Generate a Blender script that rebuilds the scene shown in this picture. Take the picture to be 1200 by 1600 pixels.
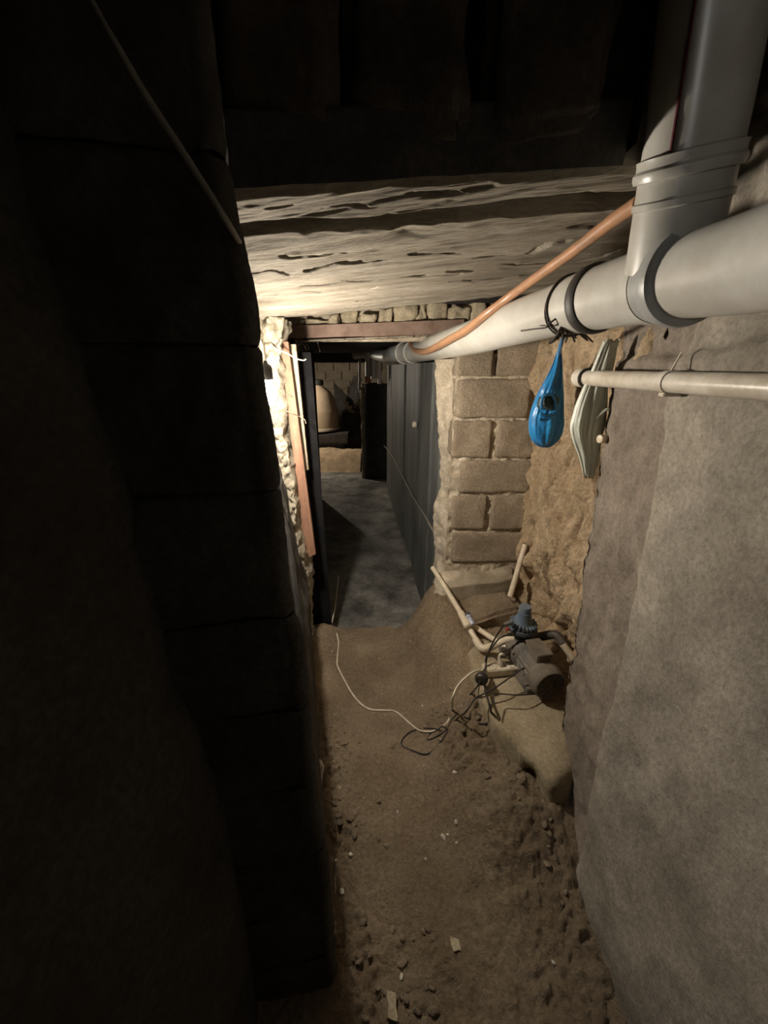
import bpy, bmesh, math, random
from mathutils import Vector, Matrix, noise

C = bpy.context.scene.collection
SC = bpy.context.scene
for o in list(bpy.data.objects):
    bpy.data.objects.remove(o)

# ------------------------------------------------------------------ camera
H = 1.5                      # eye height above the dirt path; coordinates below are relative to the eye
PITCH = math.radians(20)
FPX = 620.0
cam_d = bpy.data.cameras.new('camera')
cam = bpy.data.objects.new('camera', cam_d)
C.objects.link(cam)
cam_d.sensor_fit = 'VERTICAL'
cam_d.sensor_height = 24.0
cam_d.lens = 24.0 * FPX / 1600.0
cam_d.clip_start = 0.01
cam.location = (0, 0, H)
cam.rotation_euler = (math.pi / 2 - PITCH, 0, 0)
SC.camera = cam

# ------------------------------------------------------------------ world, lamps, exposure
w = bpy.data.worlds.new('world')
SC.world = w
w.use_nodes = True
w.node_tree.nodes['Background'].inputs[0].default_value = (0.9, 0.95, 1, 1)
w.node_tree.nodes['Background'].inputs[1].default_value = 0.0012
SC.view_settings.view_transform = 'Standard'
SC.view_settings.look = 'None'
SC.view_settings.exposure = 0.0
SC.view_settings.gamma = 1.0
SC.view_settings.use_curve_mapping = False
BULB_STRENGTH = 980.0


def lamp(name, loc, power, col, r):
    d = bpy.data.lights.new(name, 'POINT')
    d.energy = power
    d.color = col
    d.shadow_soft_size = r
    o = bpy.data.objects.new(name, d)
    C.objects.link(o)
    o.location = (loc[0], loc[1], loc[2] + H)
    return o


lamp('side_room_lamp', (-0.78, -0.616, 0.12), 8.0, (1.0, 0.97, 0.93), 0.004)
lamp('far_room_lamp', (-1.9, 7.0, 0.0), 80.0, (1.0, 0.88, 0.72), 0.05)


# ------------------------------------------------------------------ helpers
def ss(a, b, x):
    t = (x - a) / (b - a)
    t = 0 if t < 0 else 1 if t > 1 else t
    return t * t * (3 - 2 * t)


def lerp(a, b, t):
    return a + (b - a) * t


def interp(tab, x):
    if x <= tab[0][0]:
        return tab[0][1]
    for (x0, y0), (x1, y1) in zip(tab, tab[1:]):
        if x <= x1:
            return lerp(y0, y1, (x - x0) / (x1 - x0))
    return tab[-1][1]


def fbm(x, y, z, s=1.0, o=3):
    a, v, f = 1.0, 0.0, s
    for _ in range(o):
        v += a * noise.noise(Vector((x * f, y * f, z * f)))
        f *= 2.1
        a *= 0.5
    return v


def lump(x, y, z, s):
    d = noise.voronoi(Vector((x * s, y * s, z * s)))[0]
    return min(1.0, (d[1] - d[0]) * 1.6)


CP, SP = math.cos(PITCH), math.sin(PITCH)


def ray(px, py):
    u = (px - 600) / FPX
    v = (800 - py) / FPX
    return Vector((u, CP + v * SP, -SP + v * CP))


def at(px, py, Y):
    d = ray(px, py)
    return d * (Y / d.y)


def atz(px, py, z):
    d = ray(px, py)
    return d * (z / d.z)


def atx(px, py, x):
    d = ray(px, py)
    return d * (x / d.x)


class MB:
    def __init__(s):
        s.v, s.f, s.m = [], [], []

    def add(s, verts, faces, m=0.0):
        b = len(s.v)
        s.v += [Vector(p) for p in verts]
        s.m += m if isinstance(m, list) else [m] * len(verts)
        s.f += [tuple(i + b for i in f) for f in faces]
        return s

    def grid(s, nu, nv, fn, flip=False):
        vs, ms = [], []
        for j in range(nv + 1):
            for i in range(nu + 1):
                r = fn(i / nu, j / nv)
                if isinstance(r, tuple) and len(r) == 2:
                    vs.append(r[0]); ms.append(r[1])
                else:
                    vs.append(r); ms.append(0.0)
        fs = []
        W = nu + 1
        for j in range(nv):
            for i in range(nu):
                a = j * W + i
                q = (a, a + 1, a + W + 1, a + W)
                fs.append(q[::-1] if flip else q)
        return s.add(vs, fs, ms)

    def tube(s, pts, r, seg=12, cap=True, smooth=0):
        pts = [Vector(p) for p in pts]
        if smooth:
            pts, r = spline(pts, r, smooth)
        n = len(pts)
        rr = r if isinstance(r, list) else [r] * n
        vs, fs = [], []
        t0 = (pts[1] - pts[0]).normalized()
        up = Vector((0, 0, 1)) if abs(t0.z) < 0.9 else Vector((1, 0, 0))
        nrm = (up - t0 * up.dot(t0)).normalized()
        for i, p in enumerate(pts):
            t = (pts[min(i + 1, n - 1)] - pts[max(i - 1, 0)])
            t = t.normalized() if t.length > 1e-9 else t0
            nrm = (nrm - t * nrm.dot(t)).normalized()
            b = t.cross(nrm)
            for k in range(seg):
                a = 2 * math.pi * k / seg
                vs.append(p + (nrm * math.cos(a) + b * math.sin(a)) * rr[i])
        for i in range(n - 1):
            for k in range(seg):
                k2 = (k + 1) % seg
                fs.append((i * seg + k, i * seg + k2, (i + 1) * seg + k2, (i + 1) * seg + k))
        if cap:
            fs.append(tuple(reversed(range(seg))))
            fs.append(tuple((n - 1) * seg + k for k in range(seg)))
        return s.add(vs, fs)

    def lathe(s, prof, org, axis, seg=24, fn=None):
        """prof: (radius, height along axis)"""
        org, ax = Vector(org), Vector(axis).normalized()
        up = Vector((0, 0, 1)) if abs(ax.z) < 0.9 else Vector((1, 0, 0))
        e1 = (up - ax * up.dot(ax)).normalized()
        e2 = ax.cross(e1)
        vs, fs = [], []
        for (r, h) in prof:
            for k in range(seg):
                a = 2 * math.pi * k / seg
                q = r * (fn(a, h) if fn else 1)
                vs.append(org + ax * h + (e1 * math.cos(a) + e2 * math.sin(a)) * q)
        n = len(prof)
        for i in range(n - 1):
            for k in range(seg):
                k2 = (k + 1) % seg
                fs.append((i * seg + k, i * seg + k2, (i + 1) * seg + k2, (i + 1) * seg + k))
        fs.append(tuple(reversed(range(seg))))
        fs.append(tuple((n - 1) * seg + k for k in range(seg)))
        return s.add(vs, fs)

    def box(s, c, size, e=None, bev=0.0):
        """box about c; e = (ex, ey, ez) unit axes; small chamfer"""
        c = Vector(c)
        ex, ey, ez = e or (Vector((1, 0, 0)), Vector((0, 1, 0)), Vector((0, 0, 1)))
        bm = bmesh.new()
        bmesh.ops.create_cube(bm, size=1)
        for v in bm.verts:
            v.co = Vector((v.co.x * size[0], v.co.y * size[1], v.co.z * size[2]))
        if bev:
            bmesh.ops.bevel(bm, geom=bm.edges[:], offset=bev, segments=2, affect='EDGES')
        bm.verts.index_update()
        vs = [c + ex * v.co.x + ey * v.co.y + ez * v.co.z for v in bm.verts]
        fs = [tuple(v.index for v in f.verts) for f in bm.faces]
        bm.free()
        return s.add(vs, fs)

    def stone(s, c, size, amp=0.01, cuts=4, seed=0.0, sc=9.0, e=None, rnd=0.25, m=0.0):
        """hewn block: subdivided box, softened corners, uneven faces"""
        c = Vector(c)
        ex, ey, ez = e or (Vector((1, 0, 0)), Vector((0, 1, 0)), Vector((0, 0, 1)))
        bm = bmesh.new()
        bmesh.ops.create_cube(bm, size=2)
        bmesh.ops.subdivide_edges(bm, edges=bm.edges[:], cuts=cuts, use_grid_fill=True)
        bm.verts.index_update()
        mn = min(size)
        vs = []
        for v in bm.verts:
            p = v.co
            q = Vector((p.x * size[0] / 2, p.y * size[1] / 2, p.z * size[2] / 2))
            k = sum(1 for t in p if abs(t) > 0.98)
            if k >= 2:
                sh = rnd * mn * (0.10 if k == 2 else 0.16)
                q -= Vector([math.copysign(sh, t) if abs(t) > 0.98 else 0 for t in p])
            n = q.normalized()
            d = fbm(q.x + seed * 3.7, q.y - seed * 1.9, q.z + seed, sc, 3) * amp
            d3 = Vector((noise.noise(q * sc + Vector((seed, 9, 2))), noise.noise(q * sc + Vector((4, seed, 7))), noise.noise(q * sc + Vector((1, 3, seed))))) * amp * 0.8
            q = q + n * d + d3
            vs.append(c + ex * q.x + ey * q.y + ez * q.z)
        fs = [tuple(v.index for v in f.verts) for f in bm.faces]
        bm.free()
        return s.add(vs, fs, m)

    def build(s, name, mat, parent=None, smooth=True, angle=40):
        lo = Vector([min(p[i] for p in s.v) for i in range(3)])
        hi = Vector([max(p[i] for p in s.v) for i in range(3)])
        c = (lo + hi) / 2
        me = bpy.data.meshes.new(name)
        me.from_pydata([p - c for p in s.v], [], s.f)
        me.validate()
        bm = bmesh.new(); bm.from_mesh(me)
        bmesh.ops.recalc_face_normals(bm, faces=bm.faces[:])
        bm.to_mesh(me); bm.free()
        if any(s.m) and len(s.m) == len(me.vertices):
            a = me.attributes.new('m', 'FLOAT', 'POINT')
            a.data.foreach_set('value', s.m)
        if smooth:
            me.polygons.foreach_set('use_smooth', [True] * len(me.polygons))
            if angle < 180:
                me.set_sharp_from_angle(angle=math.radians(angle))
        me.materials.append(mat)
        o = bpy.data.objects.new(name, me)
        C.objects.link(o)
        wc = Vector((c.x, c.y, c.z + H))
        if parent:
            o.parent = parent
            p = parent
            off = Vector((0, 0, 0))
            while p:
                off += p.location
                p = p.parent
            o.location = wc - off
        else:
            o.location = wc
        return o


def spline(pts, r, k):
    P = [Vector(p) for p in pts]
    R = r if isinstance(r, list) else [r] * len(P)
    out, ro = [], []
    for i in range(len(P) - 1):
        p0, p1, p2, p3 = P[max(i - 1, 0)], P[i], P[i + 1], P[min(i + 2, len(P) - 1)]
        for j in range(k):
            t = j / k
            out.append(0.5 * ((2 * p1) + (p2 - p0) * t + (2 * p0 - 5 * p1 + 4 * p2 - p3) * t * t + (3 * p1 - p0 - 3 * p2 + p3) * t ** 3))
            ro.append(lerp(R[i], R[i + 1], t))
    out.append(P[-1]); ro.append(R[-1])
    return out, ro


def tag(o, label=None, cat=None, group=None, kind=None):
    if label: o['label'] = label
    if cat: o['category'] = cat
    if group: o['group'] = group
    if kind: o['kind'] = kind
    return o


def thing(name, loc, label, cat, group=None, kind=None):
    o = bpy.data.objects.new(name, None)
    o.empty_display_size = 0.05
    C.objects.link(o)
    o.location = (loc[0], loc[1], loc[2] + H)
    return tag(o, label, cat, group, kind)


# ------------------------------------------------------------------ materials
def new_mat(name):
    m = bpy.data.materials.new(name)
    m.use_nodes = True
    nt = m.node_tree
    return m, nt, nt.nodes['Principled BSDF']


def rgb(c):
    return (c[0], c[1], c[2], 1)


def earth(name, c1, c2, scale=6.0, fine=60.0, bump=0.4, rough=0.92, c3=None, c4=None, dist=0.01, spec=0.2, stretch=None, attr=True):
    """mineral surface: two-tone mottling at `scale`, grain at `fine`; c3/c4 used where attribute m = 1"""
    m, nt, b = new_mat(name)
    N, L = nt.nodes, nt.links
    geo = N.new('ShaderNodeNewGeometry')
    vec = geo.outputs['Position']
    if stretch:
        mp = N.new('ShaderNodeMapping')
        mp.inputs['Scale'].default_value = stretch
        L.new(vec, mp.inputs['Vector'])
        vec = mp.outputs['Vector']
    n1 = N.new('ShaderNodeTexNoise'); n1.inputs['Scale'].default_value = scale; n1.inputs['Detail'].default_value = 6; n1.inputs['Roughness'].default_value = 0.65
    n2 = N.new('ShaderNodeTexNoise'); n2.inputs['Scale'].default_value = fine; n2.inputs['Detail'].default_value = 8; n2.inputs['Roughness'].default_value = 0.7
    L.new(vec, n1.inputs['Vector']); L.new(vec, n2.inputs['Vector'])
    r1 = N.new('ShaderNodeValToRGB'); r1.color_ramp.elements[0].position = 0.35; r1.color_ramp.elements[1].position = 0.66
    r1.color_ramp.elements[0].color = rgb(c1); r1.color_ramp.elements[1].color = rgb(c2)
    L.new(n1.outputs['Fac'], r1.inputs['Fac'])
    col = r1.outputs['Color']
    if c3:
        r2 = N.new('ShaderNodeValToRGB'); r2.color_ramp.elements[0].position = 0.35; r2.color_ramp.elements[1].position = 0.66
        r2.color_ramp.elements[0].color = rgb(c3); r2.color_ramp.elements[1].color = rgb(c4 or c3)
        L.new(n1.outputs['Fac'], r2.inputs['Fac'])
        at_ = N.new('ShaderNodeAttribute'); at_.attribute_name = 'm'
        mx = N.new('ShaderNodeMix'); mx.data_type = 'RGBA'
        L.new(at_.outputs['Fac'], mx.inputs['Factor']); L.new(col, mx.inputs['A']); L.new(r2.outputs['Color'], mx.inputs['B'])
        col = mx.outputs['Result']
    mr = N.new('ShaderNodeMapRange'); mr.inputs['From Min'].default_value = 0.25; mr.inputs['From Max'].default_value = 0.75
    mr.inputs['To Min'].default_value = 0.62; mr.inputs['To Max'].default_value = 1.32
    L.new(n2.outputs['Fac'], mr.inputs['Value'])
    n3 = N.new('ShaderNodeTexNoise'); n3.inputs['Scale'].default_value = scale * 0.37; n3.inputs['Detail'].default_value = 5; n3.inputs['Distortion'].default_value = 1.2
    L.new(vec, n3.inputs['Vector'])
    m3 = N.new('ShaderNodeMapRange'); m3.inputs['From Min'].default_value = 0.3; m3.inputs['From Max'].default_value = 0.7
    m3.inputs['To Min'].default_value = 0.78; m3.inputs['To Max'].default_value = 1.18
    L.new(n3.outputs['Fac'], m3.inputs['Value'])
    pr = N.new('ShaderNodeMath'); pr.operation = 'MULTIPLY'
    L.new(mr.outputs['Result'], pr.inputs[0]); L.new(m3.outputs['Result'], pr.inputs[1])
    mu = N.new('ShaderNodeVectorMath'); mu.operation = 'SCALE'
    L.new(col, mu.inputs[0]); L.new(pr.outputs['Value'], mu.inputs['Scale'])
    L.new(mu.outputs['Vector'], b.inputs['Base Color'])
    bp = N.new('ShaderNodeBump'); bp.inputs['Strength'].default_value = bump; bp.inputs['Distance'].default_value = dist
    ad = N.new('ShaderNodeMath'); ad.operation = 'MULTIPLY_ADD'; ad.inputs[1].default_value = 1.0
    L.new(n2.outputs['Fac'], ad.inputs[0]); L.new(n1.outputs['Fac'], ad.inputs[2])
    L.new(ad.outputs['Value'], bp.inputs['Height']); L.new(bp.outputs['Normal'], b.inputs['Normal'])
    b.inputs['Roughness'].default_value = rough
    b.inputs['Specular IOR Level'].default_value = spec
    return m


def slick(name, c, rough=0.4, dirt=None, dscale=14.0, metal=0.0, bump=0.05, spec=0.5, dfine=0.5):
    """smooth manufactured surface with patchy dirt"""
    m, nt, b = new_mat(name)
    N, L = nt.nodes, nt.links
    geo = N.new('ShaderNodeNewGeometry')
    n1 = N.new('ShaderNodeTexNoise'); n1.inputs['Scale'].default_value = dscale; n1.inputs['Detail'].default_value = 7; n1.inputs['Roughness'].default_value = 0.7
    L.new(geo.outputs['Position'], n1.inputs['Vector'])
    r = N.new('ShaderNodeValToRGB'); r.color_ramp.elements[0].position = 0.38; r.color_ramp.elements[1].position = 0.38 + dfine * 0.5
    r.color_ramp.elements[0].color = rgb(dirt or [x * 0.8 for x in c]); r.color_ramp.elements[1].color = rgb(c)
    L.new(n1.outputs['Fac'], r.inputs['Fac']); L.new(r.outputs['Color'], b.inputs['Base Color'])
    b.inputs['Roughness'].default_value = rough
    b.inputs['Metallic'].default_value = metal
    b.inputs['Specular IOR Level'].default_value = spec
    if bump:
        bp = N.new('ShaderNodeBump'); bp.inputs['Strength'].default_value = bump; bp.inputs['Distance'].default_value = 0.005
        L.new(n1.outputs['Fac'], bp.inputs['Height']); L.new(bp.outputs['Normal'], b.inputs['Normal'])
    return m


M = {}
M['dirt'] = earth('dirt', (0.290, 0.217, 0.142), (0.415, 0.325, 0.225), 5, 70, 1.0, dist=0.02, c3=(0.35, 0.25, 0.155), c4=(0.48, 0.36, 0.235))
M['clod'] = earth('clod', (0.23, 0.175, 0.12), (0.34, 0.275, 0.20), 20, 120, 0.8)
M['pebble'] = earth('pebble', (0.50, 0.45, 0.38), (0.72, 0.68, 0.60), 30, 150, 0.3)
M['plaster'] = earth('old_plaster', (0.180, 0.148, 0.118), (0.270, 0.228, 0.188), 7, 90, 0.55, dist=0.008, c3=(0.235, 0.207, 0.168), c4=(0.365, 0.328, 0.272))
M['mud'] = earth('mud_and_straw', (0.50, 0.355, 0.215), (0.70, 0.54, 0.36), 9, 75, 1.0, dist=0.02)
M['block'] = earth('shell_limestone', (0.35, 0.28, 0.20), (0.47, 0.385, 0.285), 7, 90, 1.0, dist=0.014)
M['mortar'] = earth('mortar', (0.50, 0.42, 0.31), (0.70, 0.61, 0.48), 12, 90, 0.8, dist=0.01)
M['footing'] = earth('footing_concrete', (0.30, 0.25, 0.18), (0.42, 0.36, 0.27), 9, 90, 0.6)
M['plinth'] = earth('plinth_concrete', (0.31, 0.25, 0.16), (0.43, 0.36, 0.25), 8, 80, 0.45, dist=0.008)
M['left_block'] = earth('sooty_block', (0.055, 0.050, 0.044), (0.095, 0.087, 0.077), 7, 90, 0.7)  # block colour darkened so the unlit left side stays dark
M['left_plaster'] = earth('sooty_plaster', (0.050, 0.046, 0.039), (0.085, 0.078, 0.066), 5, 80, 0.6)  # plaster colour lowered likewise for the unlit side
M['jamb'] = earth('crumbling_plaster', (0.30, 0.26, 0.195), (0.46, 0.41, 0.32), 25, 120, 0.7)
M['timber'] = earth('weathered_timber', (0.25, 0.215, 0.165), (0.44, 0.395, 0.32), 5, 55, 0.8, dist=0.012, stretch=(0.35, 3.0, 3.0))
M['stone_dark'] = earth('soot_stone', (0.10, 0.085, 0.07), (0.19, 0.15, 0.12), 9, 80, 0.7)  # darker brown than the other stone colours
M['beam_dark'] = earth('soot_beam', (0.08, 0.075, 0.07), (0.12, 0.11, 0.10), 7, 70, 0.5)  # plain dark grey for the beam face
M['rubble'] = earth('rubble_stone', (0.40, 0.33, 0.22), (0.58, 0.50, 0.36), 15, 100, 0.7)
M['rust'] = slick('rusty_steel', (0.30, 0.21, 0.165), 0.65, (0.20, 0.125, 0.09), 18, 0.25, 0.2)
M['wood_red'] = earth('reddish_wood', (0.29, 0.155, 0.10), (0.39, 0.22, 0.15), 8, 60, 0.3, stretch=(4, 4, 0.4), rough=0.7)
M['wood_pale'] = earth('pale_wood', (0.40, 0.33, 0.23), (0.52, 0.45, 0.34), 8, 60, 0.3, stretch=(4, 4, 0.4), rough=0.75)
M['concrete_floor'] = earth('damp_concrete', (0.10, 0.096, 0.088), (0.34, 0.325, 0.295), 4.2, 40, 0.4, rough=0.75)
M['panel_dark'] = earth('dark_panel', (0.075, 0.079, 0.077), (0.19, 0.195, 0.185), 4, 40, 0.25, rough=0.6, stretch=(1, 1, 0.18))
M['soot'] = earth('soot', (0.05, 0.045, 0.04), (0.08, 0.07, 0.065), 6, 50, 0.4)  # dark base for the gap and unlit faces, deepening their shade
M['tar'] = earth('tarred_board', (0.012, 0.012, 0.013), (0.022, 0.021, 0.022), 6, 50, 0.3, spec=0.05)  # near-black colour stands in for shade beside the door jamb
M['pvc'] = slick('grey_pvc', (0.58, 0.57, 0.53), 0.30, (0.46, 0.44, 0.39), 7, 0, 0.12)
M['pvc_seal'] = slick('grey_pvc_socket', (0.40, 0.41, 0.40), 0.4, (0.30, 0.30, 0.29), 12)
M['pvc_white'] = slick('white_pvc', (0.68, 0.63, 0.55), 0.35, (0.50, 0.44, 0.35), 16)
M['pvc_cream'] = slick('cream_ppr', (0.78, 0.68, 0.52), 0.4, (0.62, 0.52, 0.38), 22)
M['rubber'] = slick('black_rubber', (0.03, 0.028, 0.026), 0.55, (0.05, 0.045, 0.04), 20)
M['wire'] = slick('dark_wire', (0.035, 0.03, 0.028), 0.6, (0.06, 0.04, 0.03), 20, 0.3)
M['hose'] = slick('brown_hose', (0.46, 0.24, 0.13), 0.38, (0.34, 0.19, 0.11), 25)
M['red'] = slick('dark_red_line', (0.16, 0.012, 0.03), 0.5)
M['blue_bag'] = slick('blue_film', (0.03, 0.24, 0.52), 0.3, (0.02, 0.15, 0.38), 18, 0, 0.1)
M['white_bag'] = slick('white_film', (0.66, 0.69, 0.61), 0.3, (0.56, 0.59, 0.51), 20, 0, 0.1)
M['green_dark'] = slick('dark_print', (0.03, 0.05, 0.05), 0.5)
M['pump_grey'] = slick('dusty_pump_grey', (0.115, 0.115, 0.115), 0.7, (0.20, 0.165, 0.12), 16)
M['pump_black'] = slick('dusty_black', (0.035, 0.033, 0.03), 0.65, (0.10, 0.08, 0.06), 14)
M['pump_dust'] = slick('dusty_cover', (0.20, 0.165, 0.125), 0.75, (0.12, 0.10, 0.08), 18)
M['ctrl_blue'] = slick('blue_grey_plastic', (0.115, 0.165, 0.235), 0.5, (0.16, 0.18, 0.19), 22)
M['ctrl_dark'] = slick('dark_blue_plastic', (0.035, 0.05, 0.085), 0.5, (0.07, 0.075, 0.08), 22)
M['red_plastic'] = slick('red_plastic', (0.6, 0.06, 0.06), 0.4)
M['white_plastic'] = slick('white_plastic', (0.80, 0.72, 0.58), 0.4, (0.62, 0.54, 0.42), 25)
M['cable_black'] = slick('black_cable', (0.022, 0.02, 0.02), 0.5, (0.05, 0.04, 0.03), 30)
M['cable_white'] = slick('white_cable', (0.80, 0.74, 0.60), 0.45, (0.62, 0.55, 0.42), 30)
M['cable_grey'] = slick('grey_cable', (0.30, 0.275, 0.235), 0.5)
M['bakelite'] = slick('black_lamp_holder', (0.03, 0.028, 0.026), 0.45)
M['tank'] = slick('beige_tank', (0.55, 0.42, 0.29), 0.5, (0.46, 0.35, 0.24), 4)
M['orange_brick'] = earth('orange_brick', (0.55, 0.24, 0.11), (0.66, 0.32, 0.16), 10, 60, 0.4)
M['far_block'] = earth('far_block', (0.33, 0.275, 0.20), (0.44, 0.375, 0.28), 4, 60, 0.5)
M['pale_pipe'] = slick('pale_pipe', (0.55, 0.48, 0.42), 0.45)
M['filter_glass'] = slick('clear_filter_cup', (0.55, 0.58, 0.68), 0.12, (0.35, 0.38, 0.5), 30)
bm_, bn_, bb_ = new_mat('lit_bulb_glass')
bb_.inputs['Emission Color'].default_value = (1.0, 0.90, 0.765, 1)
bb_.inputs['Emission Strength'].default_value = BULB_STRENGTH
M['bulb'] = bm_

# ================================================================== SETTING
# ---- dirt floor ---------------------------------------------------------------
HB = [(0.3, 0.0), (0.6, 0.02), (0.75, 0.06), (0.9, 0.15), (1.1, 0.165), (1.4, 0.20), (1.7, 0.25), (2.0, 0.30), (2.3, 0.32)]


def floor_z(x, y):
    n = fbm(x, y, 0.3, 3.0, 3)
    k = ss(0.13 + 0.05 * n, 0.40 + 0.05 * n, x - 0.10 * ss(1.2, 0.5, y) + 0.06 * ss(1.5, 2.0, y))
    z = -1.5 + interp(HB, y) * k
    z += 0.012 * fbm(x, y, 1.7, 4, 3) * (0.4 + k)
    rough = 0.25 + 1.3 * k + 0.9 * ss(-0.12, -0.24, x + 0.15 * ss(1.2, 0.4, y)) + 0.8 * ss(0.75, 0.45, y)
    cl = fbm(x, y, 4.1, 17, 4)
    z += 0.008 * rough * (abs(cl) * 1.6 - 0.5)
    z += 0.003 * rough * noise.noise(Vector((x * 75, y * 75, 2)))
    cr = max(1.2 * ss(0.06, -0.03, x + 0.20 * (y - 0.5)) * ss(1.38, 1.2, y), 0.6 * k * ss(1.5, 1.2, y), 1.5 * math.exp(-((x - 0.33) ** 2 + (y - 1.13) ** 2) / 0.012), ss(0.72, 0.45, y) * 0.6)
    cr *= 0.4 + 0.6 * ss(-0.2, 0.3, fbm(x, y, 9, 5, 2))
    if cr > 0.02:
        z += cr * (0.024 * lump(x, y, 1.0, 21) + 0.012 * lump(x, y, 3.0, 48) - 0.014)
    z += 0.004 * noise.noise(Vector((x * 11, y * 11, 7)))
    # eroded pockets on the bank
    p = noise.noise(Vector((x * 9 + 5, y * 7, 8)))
    z -= 0.03 * ss(0.25, 0.6, p) * ss(0.15, 0.35, x) * ss(1.5, 1.1, y)
    # low heap against the foot of the left wall
    z += 0.03 * ss(-0.20, -0.42, x + 0.1 * (y - 1.9)) * ss(1.0, 1.6, y)
    # the dirt breaks off at the doorway
    e = 2.06 + 0.025 * noise.noise(Vector((x * 9, 0.5, 3))) - 0.05 * ss(0.02, 0.14, x) + 0.10 * ss(0.14, 0.30, x)
    z -= (0.22 + 0.3 * k) * ss(e - 0.012, e + 0.07, y)
    return z


def floor_hit(px, py, lift=0.0):
    d = ray(px, py)
    t = 0.4
    while t < 4 and d.z * t > floor_z(d.x * t, d.y * t) + lift:
        t += 0.004
    return d * t


g = MB()


def _f(u, v):
    x = lerp(-0.75, 0.80, u)
    y = lerp(-0.7, 2.22, v ** 0.9)
    k = ss(0.1, 0.4, x) * ss(0.9, 1.4, y)
    return Vector((x, y, floor_z(x, y))), k * (0.6 + 0.4 * noise.noise(Vector((x * 6, y * 6, 0))))


g.grid(300, 480, _f)
tag(g.build('floor', M['dirt'], angle=180), 'uneven brown dirt floor rising in a bank towards the pump', 'floor', kind='structure')

# ---- right wall: plaster coat and the mud face beyond its broken edge ----------
wr = thing('wall_right', (0.66, 0.5, -1.5), 'grey brown plastered right wall with a broken far edge over mud', 'wall', kind='structure')
EDGE = []
for px, py in ((968, 470), (960, 545), (948, 620), (938, 680), (926, 760), (921, 830), (905, 900), (908, 940), (893, 1000), (898, 1020), (885, 1050), (882, 1100), (874, 1160), (868, 1210), (872, 1280), (885, 1340)):
    p = atx(px, py, 0.655 if py < 700 else lerp(0.655, 0.645, (py - 700) / 500))
    EDGE.append((p.z, p.y))
EDGE.sort()


def xwall(y, z):
    x = 0.662 - 0.055 * ss(-0.3, -1.45, z) * ss(1.12, 0.75, y)
    x -= 0.012 * ss(-0.3, -1.4, z)
    return x


def _w(u, v):
    z = lerp(-1.80, 0.95, v)
    ye = interp(EDGE, z) + 0.008 * fbm(0, 1, z, 14, 3)
    y0 = -1.3
    r = 0.0
    if u < 0.93:
        t = u / 0.93
        y = lerp(y0, ye, 1 - (1 - t) ** 1.6)
    else:
        y = ye
        r = (u - 0.93) / 0.07
    line = lerp(0.76, 0.935, ss(-1.55, 0.0, z)) + 0.006 * fbm(1, 2, z, 6, 3)
    c2 = ss(line + 0.02, line - 0.004, y)
    x = xwall(y, z) - 0.014 * c2
    zl = z - 0.02 - 0.04 * ss(1.0, 0.6, y)
    if zl > -0.03:
        x += 0.018 * ss(-0.004, 0.012, zl + 0.02 * fbm(y, 3, 0, 9, 2))
        x -= 0.05 * ss(0.2, 0.35, z) * abs(fbm(y, z, 0, 7, 3))
    x += 0.014 * fbm(y, z, 0, 3.0, 2) + 0.0055 * fbm(y, z, 5, 16, 3) * (1.7 - c2) + 0.0012 * noise.noise(Vector((y * 90, z * 90, 0)))
    dd = (y - 0.70) ** 2 + (z + 0.92) ** 2
    x += 0.010 * math.exp(-dd / 0.0012) * (1 + fbm(y, z, 2, 30, 2))
    x += r * 0.10 + (0.006 * math.exp(-(ye - y) * 60) if r == 0 else 0)
    if r:
        y += 0.012 * math.sin(r * 3.14) + 0.008 * fbm(x, z, 0, 25, 3)
    return Vector((x, y, z)), c2


g = MB().grid(230, 300, _w)
g.build('plaster_coat', M['plaster'], wr, angle=180)


def xmud(y, z):
    x = 0.685 + 0.045 * (y - 1.2) / 0.8
    x += 0.05 * ss(-0.75, -1.05, z) * ss(2.0, 1.6, y)
    x -= 0.035 * ss(-0.22, -0.05, z) * ss(1.25, 1.5, y)
    return x


def _m(u, v):
    y = lerp(1.05, 2.06, u)
    z = lerp(-1.5, 0.30, v)
    x = xmud(y, z)
    lo = ss(-0.80, -1.0, z)
    wy, wz = y + 0.03 * fbm(y, z, 3, 6, 2), z + 0.03 * fbm(y, z, 9, 6, 2)
    x += 0.014 * fbm(y, z, 1, 7, 4)
    x -= (0.030 + 0.03 * lo) * lump(wy * 1.3, wz * 0.8, 2.0, 9) + 0.011 * lump(wy, wz, 5, 30)
    gr = noise.noise(Vector((y * 17, z * 4.5, 3)))
    x += 0.034 * ss(0.20, 0.45, gr)
    x += 0.03
    x -= 0.26 * ss(-1.16, -1.5, z + 0.05 * fbm(y, 0, 2, 8, 2))
    x += 0.03 * ss(-0.9, -1.1, z)
    return Vector((x, y, z))


MB().grid(220, 330, _m).build('mud_face', M['mud'], wr, angle=180)

# ---- block pillar -------------------------------------------------------------------
PY = 2.0
pl = thing('pillar', (0.54, 2.1, -1.1), 'pale limestone block pillar right of the doorway standing on a rough footing', 'pillar', kind='structure')
ROWS = [((520, 588), [(715, 772), (777, 852)]), ((592, 653), [(713, 832)]), ((657, 716), [(708, 769), (776, 838)]),
        ((720, 770), [(719, 832)]), ((775, 828), [(706, 760), (767, 830)]), ((833, 880), [(706, 828)])]
sd = 1.0
for (y0, y1), cols in ROWS:
    for (x0, x1) in cols:
        a, b = at(x0, y0, PY), at(x1, y1, PY)
        xa = at(x0, (y0 + y1) / 2, PY).x; xb = at(x1, (y0 + y1) / 2, PY).x
        off = 0.012 * noise.noise(Vector((sd * 3.3, 1, 2)))
        c = Vector(((xa + xb) / 2, PY + 0.10 + off, (a.z + b.z) / 2))
        MB().stone(c, (xb - xa, 0.20, a.z - b.z), 0.006, 11, sd, 16, rnd=0.16).build('block', M['block'], pl, angle=180)
        sd += 1.7


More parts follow.
